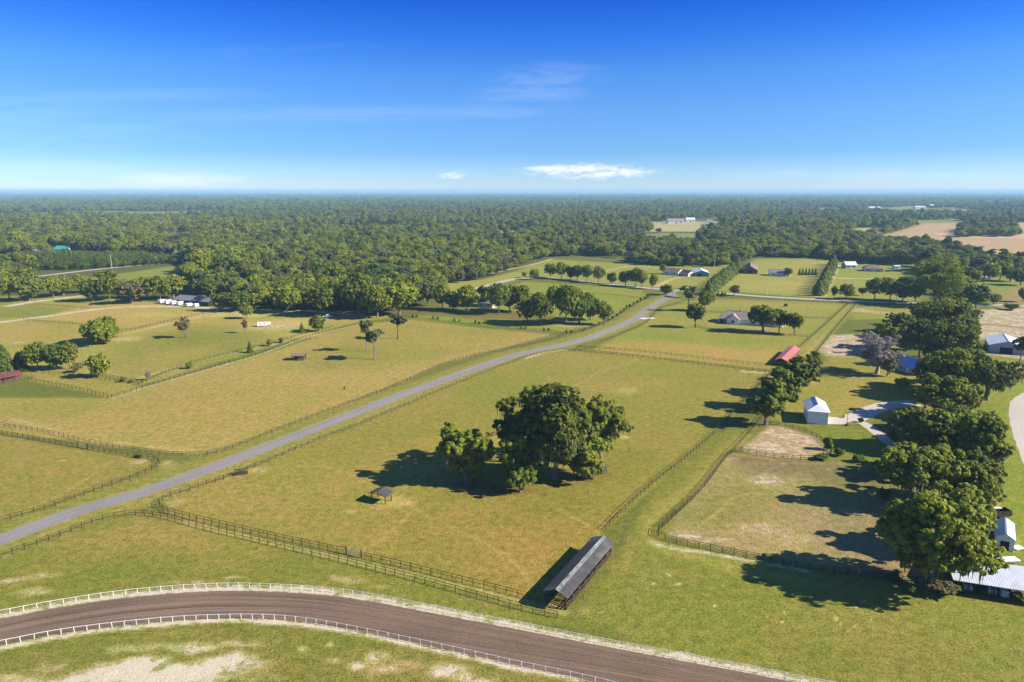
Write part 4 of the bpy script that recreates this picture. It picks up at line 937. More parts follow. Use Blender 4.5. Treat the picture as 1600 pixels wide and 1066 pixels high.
# run-in sheds
pa, pb, pc, pd = [np.array(at(*q)) for q in ((578, 783), (604, 788), (614, 781.5), (589, 777))]
open_shed('run_in_shed', 'small charcoal gabled shelter on four posts beside the clustered oaks', 'shelter', tuple((pa+pb)/2), tuple((pc+pd)/2), 4.6, 2.2, 3.0, 'r_dark', 2, 'wood_dark', True, False)
pa, pb = np.array(at(458, 562)), np.array(at(477, 562))
open_shed('run_in_shed', 'small rusty brown roofed shelter in the big tan pasture near pines', 'shelter', tuple(pa), tuple(pb), 4.0, 2.3, 2.9, 'r_brown', 3, 'wood_brown', True, True, 1, None, (-1, 1), 3, bh=(.5, 1.0))
# red roofed sheds
cs = [np.array(at(*q, 2.7)) for q in ((1211, 562), (1231, 563), (1247, 545), (1235, 541))]
e0, e1 = (cs[0]+cs[1])/2, (cs[2]+cs[3])/2
open_shed('stall_shed', 'red metal roofed stall shed beside the mown grass lane', 'shed', tuple(e0), tuple(e1), 4.6, 2.6, 3.4, 'r_red', 6, 'wood_dark', True, True, -1, None, (-1, 1), 5)
open_shed('stall_shed', 'faded red roofed shed cut by the edge of photo under conifers', 'shed', (-22, 603), (30, 592), 5.2, 2.5, 3.5, 'r_redold', 7, 'wood_brown', False, True, 1, None, (-1, 1), 6, bh=(.4, .9, 1.4))
# white garage with a hip at the near end
g0 = np.array(at(1277, 663)); g1 = g0+np.array([.29, .957])*11.8
building('garage', 'tall white garage with pale metal roof beside concrete pad', 'garage', tuple(g0), tuple(g1), 6.2, 4.5, 6.0, 'paleblue', 'r_white',
         [('-y', -.1, 3.4, 3.6, 0, 'garage_door'), ('-y', .62, 1.0, 2.1, 0, 'door'), ('+y', .2, 1.2, 1.0, 1.3, 'window')], (3.2, 0), .5, world=True)
# blue roofed house, metal barn
b0, b1 = np.array(at(1401, 578)), np.array(at(1434, 588)); dv = (b1-b0)/np.linalg.norm(b1-b0); nv = np.array([-dv[1], dv[0]])
if nv[1] < 0: nv = -nv
building('farmhouse', 'blue metal roofed farmhouse half hidden between the oaks', 'house', tuple(b0+nv*4.2), tuple(b1+nv*4.2), 8.4, 3.0, 6.0, 'greywall', 'r_blue',
         [('-y', -.6, 1.4, 1.2, 1, 'window'), ('-y', 0, 1.1, 2.1, 0, 'door'), ('-y', .55, 1.4, 1.2, 1, 'window'), ('+x', -.3, 1.2, 1.2, 1, 'window'), ('+x', .4, 1.2, 1.2, 1, 'window')], world=True)
m0 = np.array(at(1573, 553)); mv_ = np.array(at(1539, 530, 3.6))-np.array(at(1546, 543, 3.6)); mv_ /= np.linalg.norm(mv_)
building('metal_barn', 'grey metal barn with pale blue roof and dark centre doorway', 'barn', tuple(m0), tuple(m0+mv_*20), 14.5, 3.6, 6.0, 'greywall', 'r_white',
         [('-x', .05, 5.0, 3.0, 0, 'opening'), ('-y', -.5, 1.2, 1.0, 1.4, 'window'), ('-y', .4, 1.2, 1.0, 1.4, 'window')], world=True)
# the small white shed, the tin barn in the corner
s0 = np.array(at(1568.5, 859)); sv_ = np.array(at(1553.5, 818, 2.6))-np.array(at(1554.5, 844, 2.6)); building('garden_shed', 'narrow white shed with bright gable roof beyond the big oak', 'shed', tuple(s0), tuple(s0+sv_), 3.3, 2.6, 3.6, 'white', 'r_white',
         [('-x', 0, 1.6, 2.0, 0, 'dark_door'), ('+y', 0, .8, .7, 1.3, 'window')], ov=.15, world=True)
t0, t1 = np.array(at(1489, 926)), np.array(at(1608, 945)); dv = (t1-t0)/np.linalg.norm(t1-t0); nv = np.array([-dv[1], dv[0]])
t1 = t0+dv*17
open_shed('tin_barn', 'galvanised roofed open barn with clutter under its eaves, beside the big oak', 'barn', tuple(t0+nv*4.6), tuple(t1+nv*4.6), 9.2, 2.9, 4.1, 'r_tin', 6, 'wood_dark', True, False, 1, None, (-1, 1), 4)
# tan roofed house
h0, h1 = np.array(at(1122, 504)), np.array(at(1222, 512)); dv = (h1-h0)/np.linalg.norm(h1-h0); nv = np.array([-dv[1], dv[0]])
rh_ = building('ranch_house', 'white walled ranch house with brown hipped roof behind three clipped oaks', 'house', tuple(h0+nv*5.5), tuple(h1+nv*5.5), 11, 2.9, 6.6, 'white', 'r_tan',
         [('-y', -.88, 3.0, 2.3, .05, 'brown_door'), ('-y', -.70, 3.0, 2.3, .05, 'brown_door'), ('-y', -.45, 1.6, 1.3, .9, 'window'), ('-y', -.2, 1.2, 2.2, .05, 'door'), ('-y', .1, 2.0, 1.3, .9, 'window'), ('-y', .5, 2.0, 1.3, .9, 'window')], (4.5, 4.5), .6, (-.35, .1), world=True)
hg = np.array(h0+dv*8.5); wg_ = building('front_wing', None, None, tuple(hg-nv*2.0), tuple(hg+nv*5.6), 7, 2.9, 5.6, 'white', 'r_tan', [('-x', 0, 1.8, 1.4, .9, 'window')], world=True)
bpy.context.view_layer.update(); mw_ = wg_.matrix_world.copy(); wg_.parent = rh_; wg_.matrix_parent_inverse = rh_.matrix_world.inverted()
# house under the oak row
building('farmhouse', 'pale roofed house glimpsed between the crowns of the oak row', 'house', (1405, 672), (1480, 672), 9, 3.0, 5.0, 'white', 'r_tin', [('-y', -.6, 1.6, 1.2, 1, 'window'), ('-y', -.1, 1.1, 2.1, 0, 'door'), ('-y', .5, 1.6, 1.2, 1, 'window')])
# long dark barn and far houses
building('training_barn', 'long low grey roofed barn behind the white trailers, shaded by oaks', 'barn', (283, 473), (336, 477), 12, 3.2, 5.4, 'darkin', 'r_grey', [('-y', -.5, 2, 2, .2, 'dark_door'), ('-y', 0, 2, 2, .2, 'dark_door'), ('-y', .5, 2, 2, .2, 'dark_door')])
W1 = [('-y', -.6, 1.5, 1.2, 1, 'window'), ('-y', 0, 1.1, 2.1, 0, 'door'), ('-y', .5, 1.5, 1.2, 1, 'window')]
building('house', 'white gabled house with brown roof near the dense conifer hedge', 'house', (1042, 428), (1064, 430), 11, 3.0, 5.6, 'white', 'r_brown', W1)
building('house', 'small red brown roofed house between brown roofed house and teal barn', 'house', (1068, 430), (1081, 432), 9, 3.0, 5.2, 'tanwall', 'r_redold', W1)
building('barn', 'teal barn with white roof beside the dense conifer hedge', 'barn', (1096, 432.5), (1092, 428), 13, 3.4, 5.6, 'tealwall', 'r_white', [('-x', .3, 4, 2.8, 0, 'opening')])
building('barn', 'dark gabled barn with brown roof past end of conifer hedge', 'barn', (1172, 428), (1172, 421), 13, 3.4, 7, 'wood_brown', 'r_brown', [('-x', 0, 3, 3, 0, 'opening')])
building('house', 'long grey roofed bungalow in the field right of the conifer hedge', 'house', (1201, 430), (1232, 431), 11, 2.9, 5.4, 'white', 'r_grey', W1)
building('house', 'pale two tone roofed house at head of the sandy drive', 'house', (1318, 419), (1335, 419), 10, 3.4, 6.6, 'tanwall', 'r_white', W1)
building('house', 'low brown hipped roof house on the lawn near pale drive', 'house', (1348, 423), (1378, 424), 13, 3.0, 6.0, 'tanwall', 'r_brown', W1, (6, 6))
building('outbuilding', 'tiny white outbuilding beside low brown hipped roof house', 'shed', (1396, 420), (1404, 420), 6, 2.6, 3.4, 'white', 'r_white', W1[1:2])
building('house', 'white roofed house under trees near the far pink field', 'house', (1513, 432), (1544, 432), 11, 3.0, 5.4, 'white', 'r_white', W1)
building('house', 'small grey roofed cottage at foot of the wood behind the bright field', 'house', (977, 399), (989, 400), 9, 3.0, 5.4, 'white', 'r_grey', W1)
building('house', 'green metal roofed house among the woods behind the tree plantation', 'house', (90, 394), (112, 394), 14, 4.0, 8, 'white', 'r_green', W1)
building('house', 'white roofed house among woods beside the green roofed house', 'house', (56, 391), (67, 391), 12, 4.0, 7, 'white', 'r_white', W1)
building('house', 'grey roofed house half hidden behind the oaks by the shrub lined fence', 'house', (752, 478), (775, 480), 10, 3.0, 5.6, 'tanwall', 'r_grey', W1)
building('house', 'dark roofed house buried in trees above the road bend', 'house', (641, 452), (655, 452), 10, 3.0, 5.0, 'tanwall', 'r_grey', W1)
for k, (px, py, w, lab) in enumerate(((1055, 346, 26, 'long pinkish roofed far farm building beside a pale field'), (1078, 344, 14, 'white roofed far farm building beside a pale field'), (1108, 348, 9, 'tiny tan roofed far farm building near woods'),
        (204, 357, 8, 'lone white roof far off in woods, above the plantation'), (265, 357, 5, 'tiny white roof far off in woods, right of another'), (462, 364, 12, 'pale roof deep in the far woods, upper middle'), (484, 374, 6, 'small white roof deep in the far woods'),
        (662, 358, 8, 'small white roof in far woods towards the middle'), (1360, 337, 10, 'white roof in hazy woods towards the horizon'), (1436, 323, 16, 'long white roof near the hazy horizon'), (1365, 324, 18, 'widest white roof near the hazy horizon'), (1520, 324, 20, 'white roofs of a far works near the horizon'), (1455, 320, 8, 'tiny pale roof near the hazy horizon'))):
    x, y = at(px, py+3); m = mpp(px, py+3); w *= m
    building('house', lab, 'house', (x-w/2, y), (x+w/2, y), min(w*.6, 30), 6, 11 if w < 60 else 14, 'white', 'r_tan' if 'pinkish' in lab or 'tan ' in lab else 'r_white', [('-y', 0, w*.1, 3, 0, 'dark_door'), ('-y', .5, w*.1, 2, 2, 'window')], world=True)
# ------------------------------------------------------------------ vehicles and small things
def wheel(parent, x, y, r=.38, w=.25):
    o = MB().cyl((x, y-w/2, r), (x, y+w/2, r), r, 14).build('wheel', M['rubber'], parent); MB().cyl((x, y-w/2-.01, r), (x, y+w/2+.01, r), r*.55, 10).build('rim', M['steel'], o)
def trailer(px, py, L, H, W, rz, label, group=None, neck=False, windows=3, name='horse_trailer', cat='trailer'):
    x, y = at(px, py); r = empty(name, (x, y, 0), rz); tag(r, label, cat, group)
    m = MB(); z0 = .5; a = L/2; b = W/2; bev = .25
    prof = [(-a, z0), (a, z0), (a, H-bev*2), (a-bev, H-.1), (-a+bev, H), (-a, H-bev)]
    i = len(m.v)
    for yy in (-b, b): m.v += [(p[0], yy, p[1]) for p in prof]
    n = len(prof); m.f.append(tuple(range(i, i+n))); m.f.append(tuple(reversed(range(i+n, i+2*n))))
    for k in range(n): m.f.append((i+k, i+n+k, i+n+(k+1) % n, i+(k+1) % n))
    if neck: m.box((a+1.0, 0, H-.75), (2.0, W*.9, 1.2)); m.bar((a+1.7, 0, H-1.2), (a+1.7, 0, .7), .14, .14)
    else: m.bar((a, 0, .55), (a+1.2, 0, .5), .15, .12)
    m.build('body', M['white'], r)
    for k in range(windows):
        xx = -a+L*(k+.7)/(windows+.4)
        for s in (-1, 1): MB().box((xx, s*(b+.02), H*.66), (L/(windows+2), .04, .5)).build('window', M['glass'], r)
    MB().box((-a-.03, 0, z0+(H-z0)*.48), (.05, W*.84, (H-z0)*.8)).build('rear_door', M['white'], r)
    for xx in (-.45, .45):
        for s in (-1, 1): wheel(r, xx-.3, s*(b-.05))
    return r
for k, (px, py, L, H, rz, lab) in enumerate(((253, 474, 4.6, 2.6, 1.3, 'white trailer at the oak end of the row before long barn'), (263, 475, 5.0, 2.8, 1.25, 'white trailer second from the oaks in the parked row'), (272, 476, 5.2, 2.7, 1.3, 'white trailer in the middle of the parked row'), (282, 477, 4.8, 2.7, 1.2, 'white trailer past the middle of the row before long barn'), (295, 479, 4.4, 2.3, 1.3, 'lower white trailer standing apart after a gap in the row'), (306, 480, 3.6, 2.4, 1.3, 'last white trailer of the row near the palms'))):
    trailer(px, py, L, H, 2.3, rz, lab, 'white trailers parked by the long barn')
trailer(410, 510, 5.4, 2.4, 2.2, .35, 'white gooseneck trailer alone in the sandy yard', None, True, 2)
def pickup(px, py, rz, label, mat='white'):
    x, y = at(px, py); r = empty('pickup_truck', (x, y, 0), rz); tag(r, label, 'truck'); m = MB(); W = .95
    prof = [(-2.7, .45), (2.7, .45), (2.75, .95), (1.55, 1.12), (.85, 1.78), (-.75, 1.80), (-.95, 1.15), (-2.7, 1.15)]; n = len(prof)
    for yy in (-W, W): m.v += [(p[0], yy*(1 if p[1] < 1.3 else .86), p[1]) for p in prof]
    m.f.append(tuple(range(n))); m.f.append(tuple(reversed(range(n, 2*n))))
    for k in range(n): m.f.append((k, n+k, n+(k+1) % n, (k+1) % n))
    m.build('body', M[mat], r)
    MB().box((-1.85, 0, 1.17), (1.5, 1.5, .05)).build('cargo_bed', M['darkin'], r)
    for s in (-1, 1): MB().box((.05, s*.905, 1.42), (1.3, .05, .42)).build('window', M['glass'], r)
    g = MB(); g.face([(1.52, -.78, 1.16), (1.52, .78, 1.16), (.90, .74, 1.74), (.90, -.74, 1.74)]); g.v = [(a+.03, b, c+.02) for a, b, c in g.v]; g.build('windscreen', M['glass'], r)
    for xx in (-1.7, 1.75):
        for s in (-1, 1): wheel(r, xx, s*.88, .4)
    for s in (-1, 1): MB().box((2.74, s*.7, .8), (.05, .3, .18)).build('headlight', M['glass'], r)
pickup(512, 496, .2, 'white pickup truck parked in shade at edge of the sandy yard')
pickup(648, 448, .3, 'pale pickup truck in a clearing among the woods above the bend')
def horse(x, y, rz, label, mat, down):
    root = empty('horse', (x, y, 0), rz); tag(root, label, 'horse', 'horses grazing behind the oaks')
    V = [((-.62, 0, 1.22), .27), ((-.15, 0, 1.18), .30), ((.38, 0, 1.22), .28), ((.66, 0, 1.36), .20), ((.95, 0, 1.30 if down else 1.7), .14), ((1.16, 0, .72 if down else 1.92), .11), ((1.34, 0, .36 if down else 1.82), .085), ((1.44, 0, .16 if down else 1.68), .06)]
    E = [(i, i+1) for i in range(7)]
    for (hx, sy, hind, st) in ((-.66, .15, 1, .08), (-.66, -.15, 1, -.12), (.46, .14, 0, .10), (.46, -.14, 0, -.08)):
        pts = [((hx+.02, sy, 1.0), .17), ((hx+.10+st, sy, .72), .10), ((hx-.10+st, sy, .48), .06), ((hx-.04+st, sy, .16), .045), ((hx+.04+st, sy, .03), .06)] if hind else [((hx, sy, .98), .14), ((hx+st*.6, sy, .70), .085), ((hx+st, sy, .46), .058), ((hx+st, sy, .15), .042), ((hx+st+.05, sy, .03), .058)]
        k = len(V); V += pts; E += [(0 if hind else 2, k)]+[(k+i, k+i+1) for i in range(4)]
    # ears
    hx, hz = (1.14, .82) if down else (1.12, 2.0)
    for s in (-1, 1):
        k = len(V); V.append(((hx-.02, s*.07, hz+.10), .035)); E.append((5, k))
    me = bpy.data.meshes.new('body'); me.from_pydata([v[0] for v in V], E, []); me.materials.append(M[mat]); o = link('body', me, root)
    md = o.modifiers.new('skin', 'SKIN'); sv = me.skin_vertices[0] if len(me.skin_vertices) else None
    if sv is None:
        import bmesh
        bm = bmesh.new(); bm.from_mesh(me); bm.verts.layers.skin.verify(); bm.to_mesh(me); bm.free(); sv = me.skin_vertices[0]
    for i, (_, r) in enumerate(V): sv.data[i].radius = (r, r)
    sv.data[0].use_root = True
    sb = o.modifiers.new('smooth', 'SUBSURF'); sb.levels = 1; sb.render_levels = 1; md.use_smooth_shade = True
    mn = MB(); mn.tube([(.62, 0, 1.60), (.92, 0, 1.47 if down else 1.84), (1.12, 0, .88 if down else 2.02)], [.05, .06, .035], 6); mn.build('mane', M['mane'], root, True)
    MB().tube([(-.88, 0, 1.32), (-1.02, 0, 1.0), (-1.0, 0, .5)], [.05, .08, .03], 6).build('tail', M['mane'], root, True)
x, y = at(764.5, 683); horse(x, y, 2.9, 'dark bay horse grazing behind the oaks, nearer the lone oak', 'horse', True)
x, y = at(772.5, 681); horse(x, y, .4, 'chestnut horse grazing close against the mossy oak cluster', 'horse2', True)
x, y = at(538, 609); r = empty('marker_post', (x, y, 0), .4); tag(r, 'short dark post standing alone in middle of the big tan pasture', 'post'); MB().tube([(0, 0, -.2), (0, 0, 1.15)], [.28, .22], 10).build('shaft', M['wood_dark'], r); MB().box((0, 0, 1.2), (.62, .62, .1)).build('cap', M['wood_dark'], r)
# hay feeder / dark trough by the fence
x, y = at(377, 741); r = empty('hay_feeder', (x, y, 0), .35); tag(r, 'dark slatted hay feeder against roadside fence of the oak pasture', 'feeder')
m = MB(); m.box((0, 0, .3), (3.4, 1.2, .5)); m.build('trough', M['wood_dark'], r)
m = MB()
for k in range(9):
    for s in (-1, 1): m.bar((-1.6+k*.4, s*.6, .5), (-1.6+k*.4, s*.25, 1.5), .07, .07)
m.bar((-1.7, .25, 1.5), (1.7, .25, 1.5), .1, .1); m.bar((-1.7, -.25, 1.5), (1.7, -.25, 1.5), .1, .1); m.build('rack', M['wood_dark'], r)
x, y = at(216, 715.5); r = empty('water_trough', (x, y, 0), -.3); tag(r, 'dark water trough on bare sand inside the corner paddock', 'trough')
m = MB(); m.box((0, 0, .12), (2.2, .8, .12))
for s in (-1, 1): m.box((0, s*.37, .42), (2.2, .07, .6)); m.box((s*1.07, 0, .42), (.07, .68, .6))
m.build('basin', M['wood_dark'], r); MB().box((0, 0, .6), (2.04, .64, .02)).build('water', M['glass'], r)
# things beside the white shed
x, y = at(1561, 808); r = empty('dump_trailer', (x, y, 0), .05); tag(r, 'dark open dump trailer with a white sheet on top', 'trailer')
m = MB(); m.box((0, 0, .75), (4.2, 2.3, .15))
for s in (-1, 1): m.box((0, s*1.1, 1.4), (4.2, .1, 1.2)); m.box((s*2.05, 0, 1.4), (.1, 2.1, 1.2))
m.bar((2.1, 0, .7), (3.4, 0, .55), .2, .15); m.build('body', M['wood_dark'], r)
m = MB(); m.box((-.5, .7, 2.06), (2.6, .8, .06)); m.build('cover_sheet', M['white'], r)
for xx in (-.5, .5):
    for s in (-1, 1): wheel(r, xx, s*1.2, .38)
x, y = at(1590, 857); r = MB().box((0, 0, .25), (2.2, 1.6, .06)).box((-.9, 0, .11), (.1, 1.5, .22)).box((.9, 0, .11), (.1, 1.5, .22)).box((0, 0, .11), (.1, 1.5, .22)).build('pallet', M['white']); r.location = (x, y, .0); r.rotation_euler = (0, 0, .3); tag(r, 'white low platform lying on bright grass beside the narrow shed', 'platform')
x, y = at(1573, 880)
r = empty('flatbed_cart', (x, y, 0), .1); tag(r, 'pale flatbed cart loaded with white pipes behind the tin barn', 'cart')
m = MB(); m.box((0, 0, .7), (4.4, 2.0, .12)); m.build('deck', M['steel'], r); m = MB()
for k in range(7): m.cyl((-2.2, -.8+k*.27, .9), (2.3, -.8+k*.27, .9), .11, 8)
m.build('pipe_load', M['white'], r)
for s in (-1, 1): wheel(r, 0, s*.9, .34)
# clutter under the tin barn eaves
bx, by = at(1560, 934); u = dv_ = np.array(at(1608, 945))-np.array(at(1489, 926)); u = u/np.linalg.norm(u)
for k, (t, nm, lab, cat) in enumerate(((-4.5, 'hay_bale', 'tan hay bale under the tin barn eaves, deepest in shade', 'hay bale'), (-.5, 'hay_bale', 'tan hay bale under the tin barn eaves beside white crate', 'hay bale'), (1.6, 'crate', 'white slatted crate under the front eaves of tin barn', 'crate'), (3.4, 'workbench', 'brown timber workbench under the front eaves of tin barn', 'bench'))):
    p = (bx+u[0]*t, by+u[1]*t+1.2); r = empty(nm, (*p, 0), math.atan2(u[1], u[0])); tag(r, lab, cat)
    if nm == 'hay_bale':
        MB().cyl((-.7, 0, .65), (.7, 0, .65), .65, 16).build('roll', M['chain'], r); MB().cyl((-.3, 0, .65), (.3, 0, .65), .66, 16).build('net_wrap', M['leaf_grey'], r)
    elif nm == 'crate':
        m = MB()
        for z in (.2, .5, .8, 1.1):
            for s in (-1, 1): m.box((0, s*.55, z), (1.2, .05, .18)); m.box((s*.6, 0, z), (.05, 1.05, .18))
        m.build('slats', M['white'], r); MB().box((0, 0, .08), (1.2, 1.1, .08)).build('base', M['white'], r)
    else:
        MB().box((0, 0, .9), (2.2, .8, .1)).build('top', M['wood_brown'], r)
        for sx in (-1, 1):
            for sy in (-1, 1): o = MB().box((sx*1.0, sy*.32, .43), (.1, .1, .86)).build('leg', M['wood_brown'], r)
x, y = at(1323, 665); r = empty('lamp_post', (x, y, 0)); tag(r, 'thin dark post with round base at edge of concrete pad', 'post')
MB().cyl((0, 0, 0), (0, 0, .5), .55, 12).build('base', M['wood_dark'], r); MB().cyl((0, 0, .5), (0, 0, 4.4), .07, 8).build('pole', M['wood_dark'], r); MB().box((.15, 0, 4.4), (.7, .35, .18)).build('head', M['wood_dark'], r)
# utility poles
def upole(px, py, hpx, label):
    x, y = at(px, py); h = hgt(px, py, py-hpx); r = empty('utility_pole', (x, y, 0), .5); tag(r, label, 'utility pole')
    MB().tube([(0, 0, -.2), (0, 0, h)], [.22, .15], 8).build('pole', M['chain'], r); MB().box((0, 0, h-.8), (2.6, .14, .16)).build('crossarm', M['bark'], r)
    for t in (-1.1, 0, 1.1): MB().cyl((t, 0, h-.72), (t, 0, h-.45), .07, 6).build('insulator', M['white'], r)
upole(175, 420, 22, 'utility pole at the near end of plantation beside pale county road'); upole(245, 413, 13, 'utility pole by the county road where plantation ends')
upole(1116, 419, 13, 'utility pole standing before the wood behind the houses'); upole(1198, 462, 24, 'thin utility pole in tan field beside the cross road'); upole(1400, 474, 16, 'short utility pole beside the cross road under dark trees')

# ------------------------------------------------------------------ trees with a name of their own
G = 'oaks clustered in the pasture'
hero(728, 754, 92, 100, 'lone full crowned oak standing just apart from the pasture cluster', 1, .10, 46, 1.1, r0=.5, moss=520, group=G)
hero(866, 748, 150, 152, 'tallest mossy oak at the heart of the pasture cluster', 2, .13, 64, 1.1, r0=.8, moss=1100, group=G, leaf=.32)
hero(938, 716, 92, 100, 'broad oak on sunlit side of the pasture cluster', 3, .06, 44, 1.0, moss=420, group=G)
hero(800, 722, 66, 106, 'mossy oak with jutting top limb, between lone oak and tallest oak', 4, .12, 34, 1.0, moss=420, group=G)
hero(806, 757, 74, 90, 'rounded oak at front of the pasture cluster', 5, .05, 36, 1.0, moss=260, group=G)
hero(813, 769, 62, 54, 'smallest bushy oak at the front foot of the pasture cluster', 6, .02, 26, 1.0, moss=120, group=G, r0=.3)
hero(915, 748, 84, 66, 'low spreading oak limb mass beside the tallest mossy oak', 7, .06, 30, 1.0, moss=260, group=G)
# three by the lane
hero(1196, 664, 72, 78, 'nearest oak of the clump between mown lane and white garage', 11, .05, 34, 1.0, moss=0, group='oaks beside the mown lane')
hero(1218, 640, 66, 66, 'dense middle oak of the clump beside the mown lane', 12, .04, 30, 1.0, moss=0, group='oaks beside the mown lane')
hero(1246, 618, 66, 62, 'far oak of the lane clump, closest to the red shed', 13, .05, 30, 1.0, moss=0, group='oaks beside the mown lane')
hero(1268, 596, 34, 50, 'yellow green slim oak behind the lane clump', 14, .06, 18, 1.0, 'leaf_lime', 0, .3)
# the oak row on the right
O = 'great oaks of the house row'
hero(1452, 918, 172, 148, 'largest oak, spreading over the tin barn', 21, .17, 84, 1.0, moss=900, r0=.75, group=O, flat=.6, limbs=14, tonebase=.68, leaf=.29)
hero(1490, 862, 100, 108, 'oak between largest oak and dump trailer', 22, .10, 50, 1.0, moss=200, group=O, tonebase=.66)
hero(1432, 792, 132, 96, 'flat crowned oak with pale trunk beside sandy paddock', 23, .30, 46, 1.0, 'leaf_lime', 320, group=O, flat=.5, tonebase=.25)
hero(1502, 788, 118, 88, 'yellow tinged oak behind flat crowned oak, before the bright lawn', 24, .12, 46, 1.0, 'leaf_lime', 160, group=O, tonebase=.4)
hero(1404, 748, 60, 52, 'small yellow leaved oak at the edge of sandy paddock', 25, .12, 22, 1.0, 'leaf_lime', 60, .3, O, tonebase=.8)
hero(1528, 742, 90, 106, 'oak at bright lawn edge of the row, below the patio', 26, .05, 42, 1.0, moss=160, group=O)
hero(1440, 706, 104, 74, 'dark oak in front of the pale roofed house', 27, .06, 42, 1.0, 'leaf_oak', 160, .5, O, tonebase=.5)
hero(1500, 716, 66, 66, 'oak beside the patio at back of the pale roofed house', 28, .08, 28, 1.0, moss=100, group=O)
hero(1474, 655, 96, 72, 'yellow green oak behind the pale roofed house', 29, .08, 42, 1.0, 'leaf_lime', 120, .45, O, tonebase=.5)
hero(1512, 654, 46, 56, 'small lime oak beside the patio path', 30, .1, 20, 1.0, 'leaf_lime', 50, .3, O)
hero(1484, 622, 100, 82, 'oak beside the blue roofed farmhouse', 31, .06, 44, 1.0, 'leaf_lime', 160, group=O, tonebase=.2)
hero(1446, 638, 60, 36, 'low outlying oak bough before the blue farmhouse', 32, .12, 24, 1.0, moss=60, group=O)
hero(1541, 625, 112, 72, 'grey mossy spreading oak with bare dark trunk on the lawn', 33, .26, 56, .85, moss=900, r0=.9, group=O, flat=.55, limbs=14, tonebase=.4)
hero(1478, 572, 92, 76, 'oak above the blue farmhouse, towards the metal barn', 34, .06, 42, 1.0, 'leaf_oak', 120, .5, O)
hero(1436, 558, 76, 66, 'dark oak behind the blue farmhouse', 35, .06, 36, 1.0, 'leaf_dark', 80, .5, O, tonebase=.7)
hero(1510, 600, 50, 66, 'narrow oak between blue farmhouse and mossy spreading oak', 36, .06, 26, 1.0, 'leaf_oak', 60, .4, O)
hero(1390, 545, 56, 46, 'yellow topped oak behind the grey bare tree', 37, .08, 24, 1.0, 'leaf_lime', 0, .35, O, tonebase=.7)
hero(1470, 532, 100, 78, 'very dense oak crossing the far end of the house row', 38, .05, 48, 1.0, 'leaf_oak', 80, .6, O, tonebase=.42)
hero(1410, 520, 60, 34, 'low dark oak at field end of the row', 39, .05, 24, 1.0, 'leaf_dark', 0, .4, O, tonebase=.7)
hero(1466, 478, 86, 88, 'tallest far oak of the row, rising above the cross road', 40, .06, 48, 1.0, 'leaf_oak', 120, .6, O, tonebase=.5, flat=.8)
hero(1516, 560, 28, 36, 'oak in front of the metal barn corner', 45, .1, 18, 1.0, 'leaf_oak', 40, .35, O)
for k, (kd, px, py, w, h) in enumerate((('lime', 1452, 606, 60, 54), ('oak', 1492, 690, 56, 56), ('lime', 1466, 742, 60, 50), ('oak', 1522, 812, 56, 66), ('lime', 1450, 690, 50, 44), ('oak', 1536, 700, 50, 60), ('oak', 1500, 545, 60, 54), ('dark', 1446, 512, 60, 44), ('lime', 1424, 548, 40, 36))):
    plant_px(kd, px, py, w, h, 'smaller tree filling in between great oaks of the house row', 'smaller trees within the house row')
plant_px('bare', 1370, 584, 78, 70, 'leafless grey tree beside the blue roofed farmhouse')
plant_px('russet', 1386, 588, 30, 32, 'brown twiggy young tree at foot of the leafless grey tree')
plant_px('pine', 1592, 574, 34, 50, 'pine with tall bare trunk in front of the metal barn')
plant_px('russet', 1470, 928, 56, 22, 'low grey undergrowth mass beneath the largest oak', None, 'shrub')
plant_px('lime', 1541, 828, 28, 44, 'yellowing small tree between largest oak and white shed')
plant_px('lime', 1408, 612, 24, 24, 'small pale tree before the blue farmhouse wall')
for px, py, w, h, kd in ((1398, 905, 20, 12, 'shrub'), (1424, 926, 24, 14, 'shrub'), (1496, 926, 18, 12, 'shrub'), (1386, 830, 22, 16, 'ball'), (1380, 780, 20, 18, 'shrub'), (1372, 735, 24, 16, 'shrub'), (1340, 722, 22, 12, 'shrub'), (1396, 690, 22, 22, 'ball'), (1548, 770, 20, 22, 'ball'), (1556, 730, 18, 20, 'shrub')):
    plant_px(kd, px, py, w, h, 'low bush growing at the foot of the great oaks', 'low bushes under the house row oaks', 'shrub')
# garden shrubs along the pen
for px, py, w, h, lab in ((1293, 703, 16, 22, 'tallest shrub at the tip of sand pen'), (1310, 712, 18, 12, 'dark low shrub beside the sand pen tip'), (1285, 718, 26, 10, 'ragged grey shrub on near side of the sand pen'), (1345, 660, 10, 8, 'small shrub at the bend of concrete driveway'), (1318, 653, 4, 5, 'tiny dark shrub on back edge of concrete pad')):
    plant_px('shrub', px, py, w, h, lab)
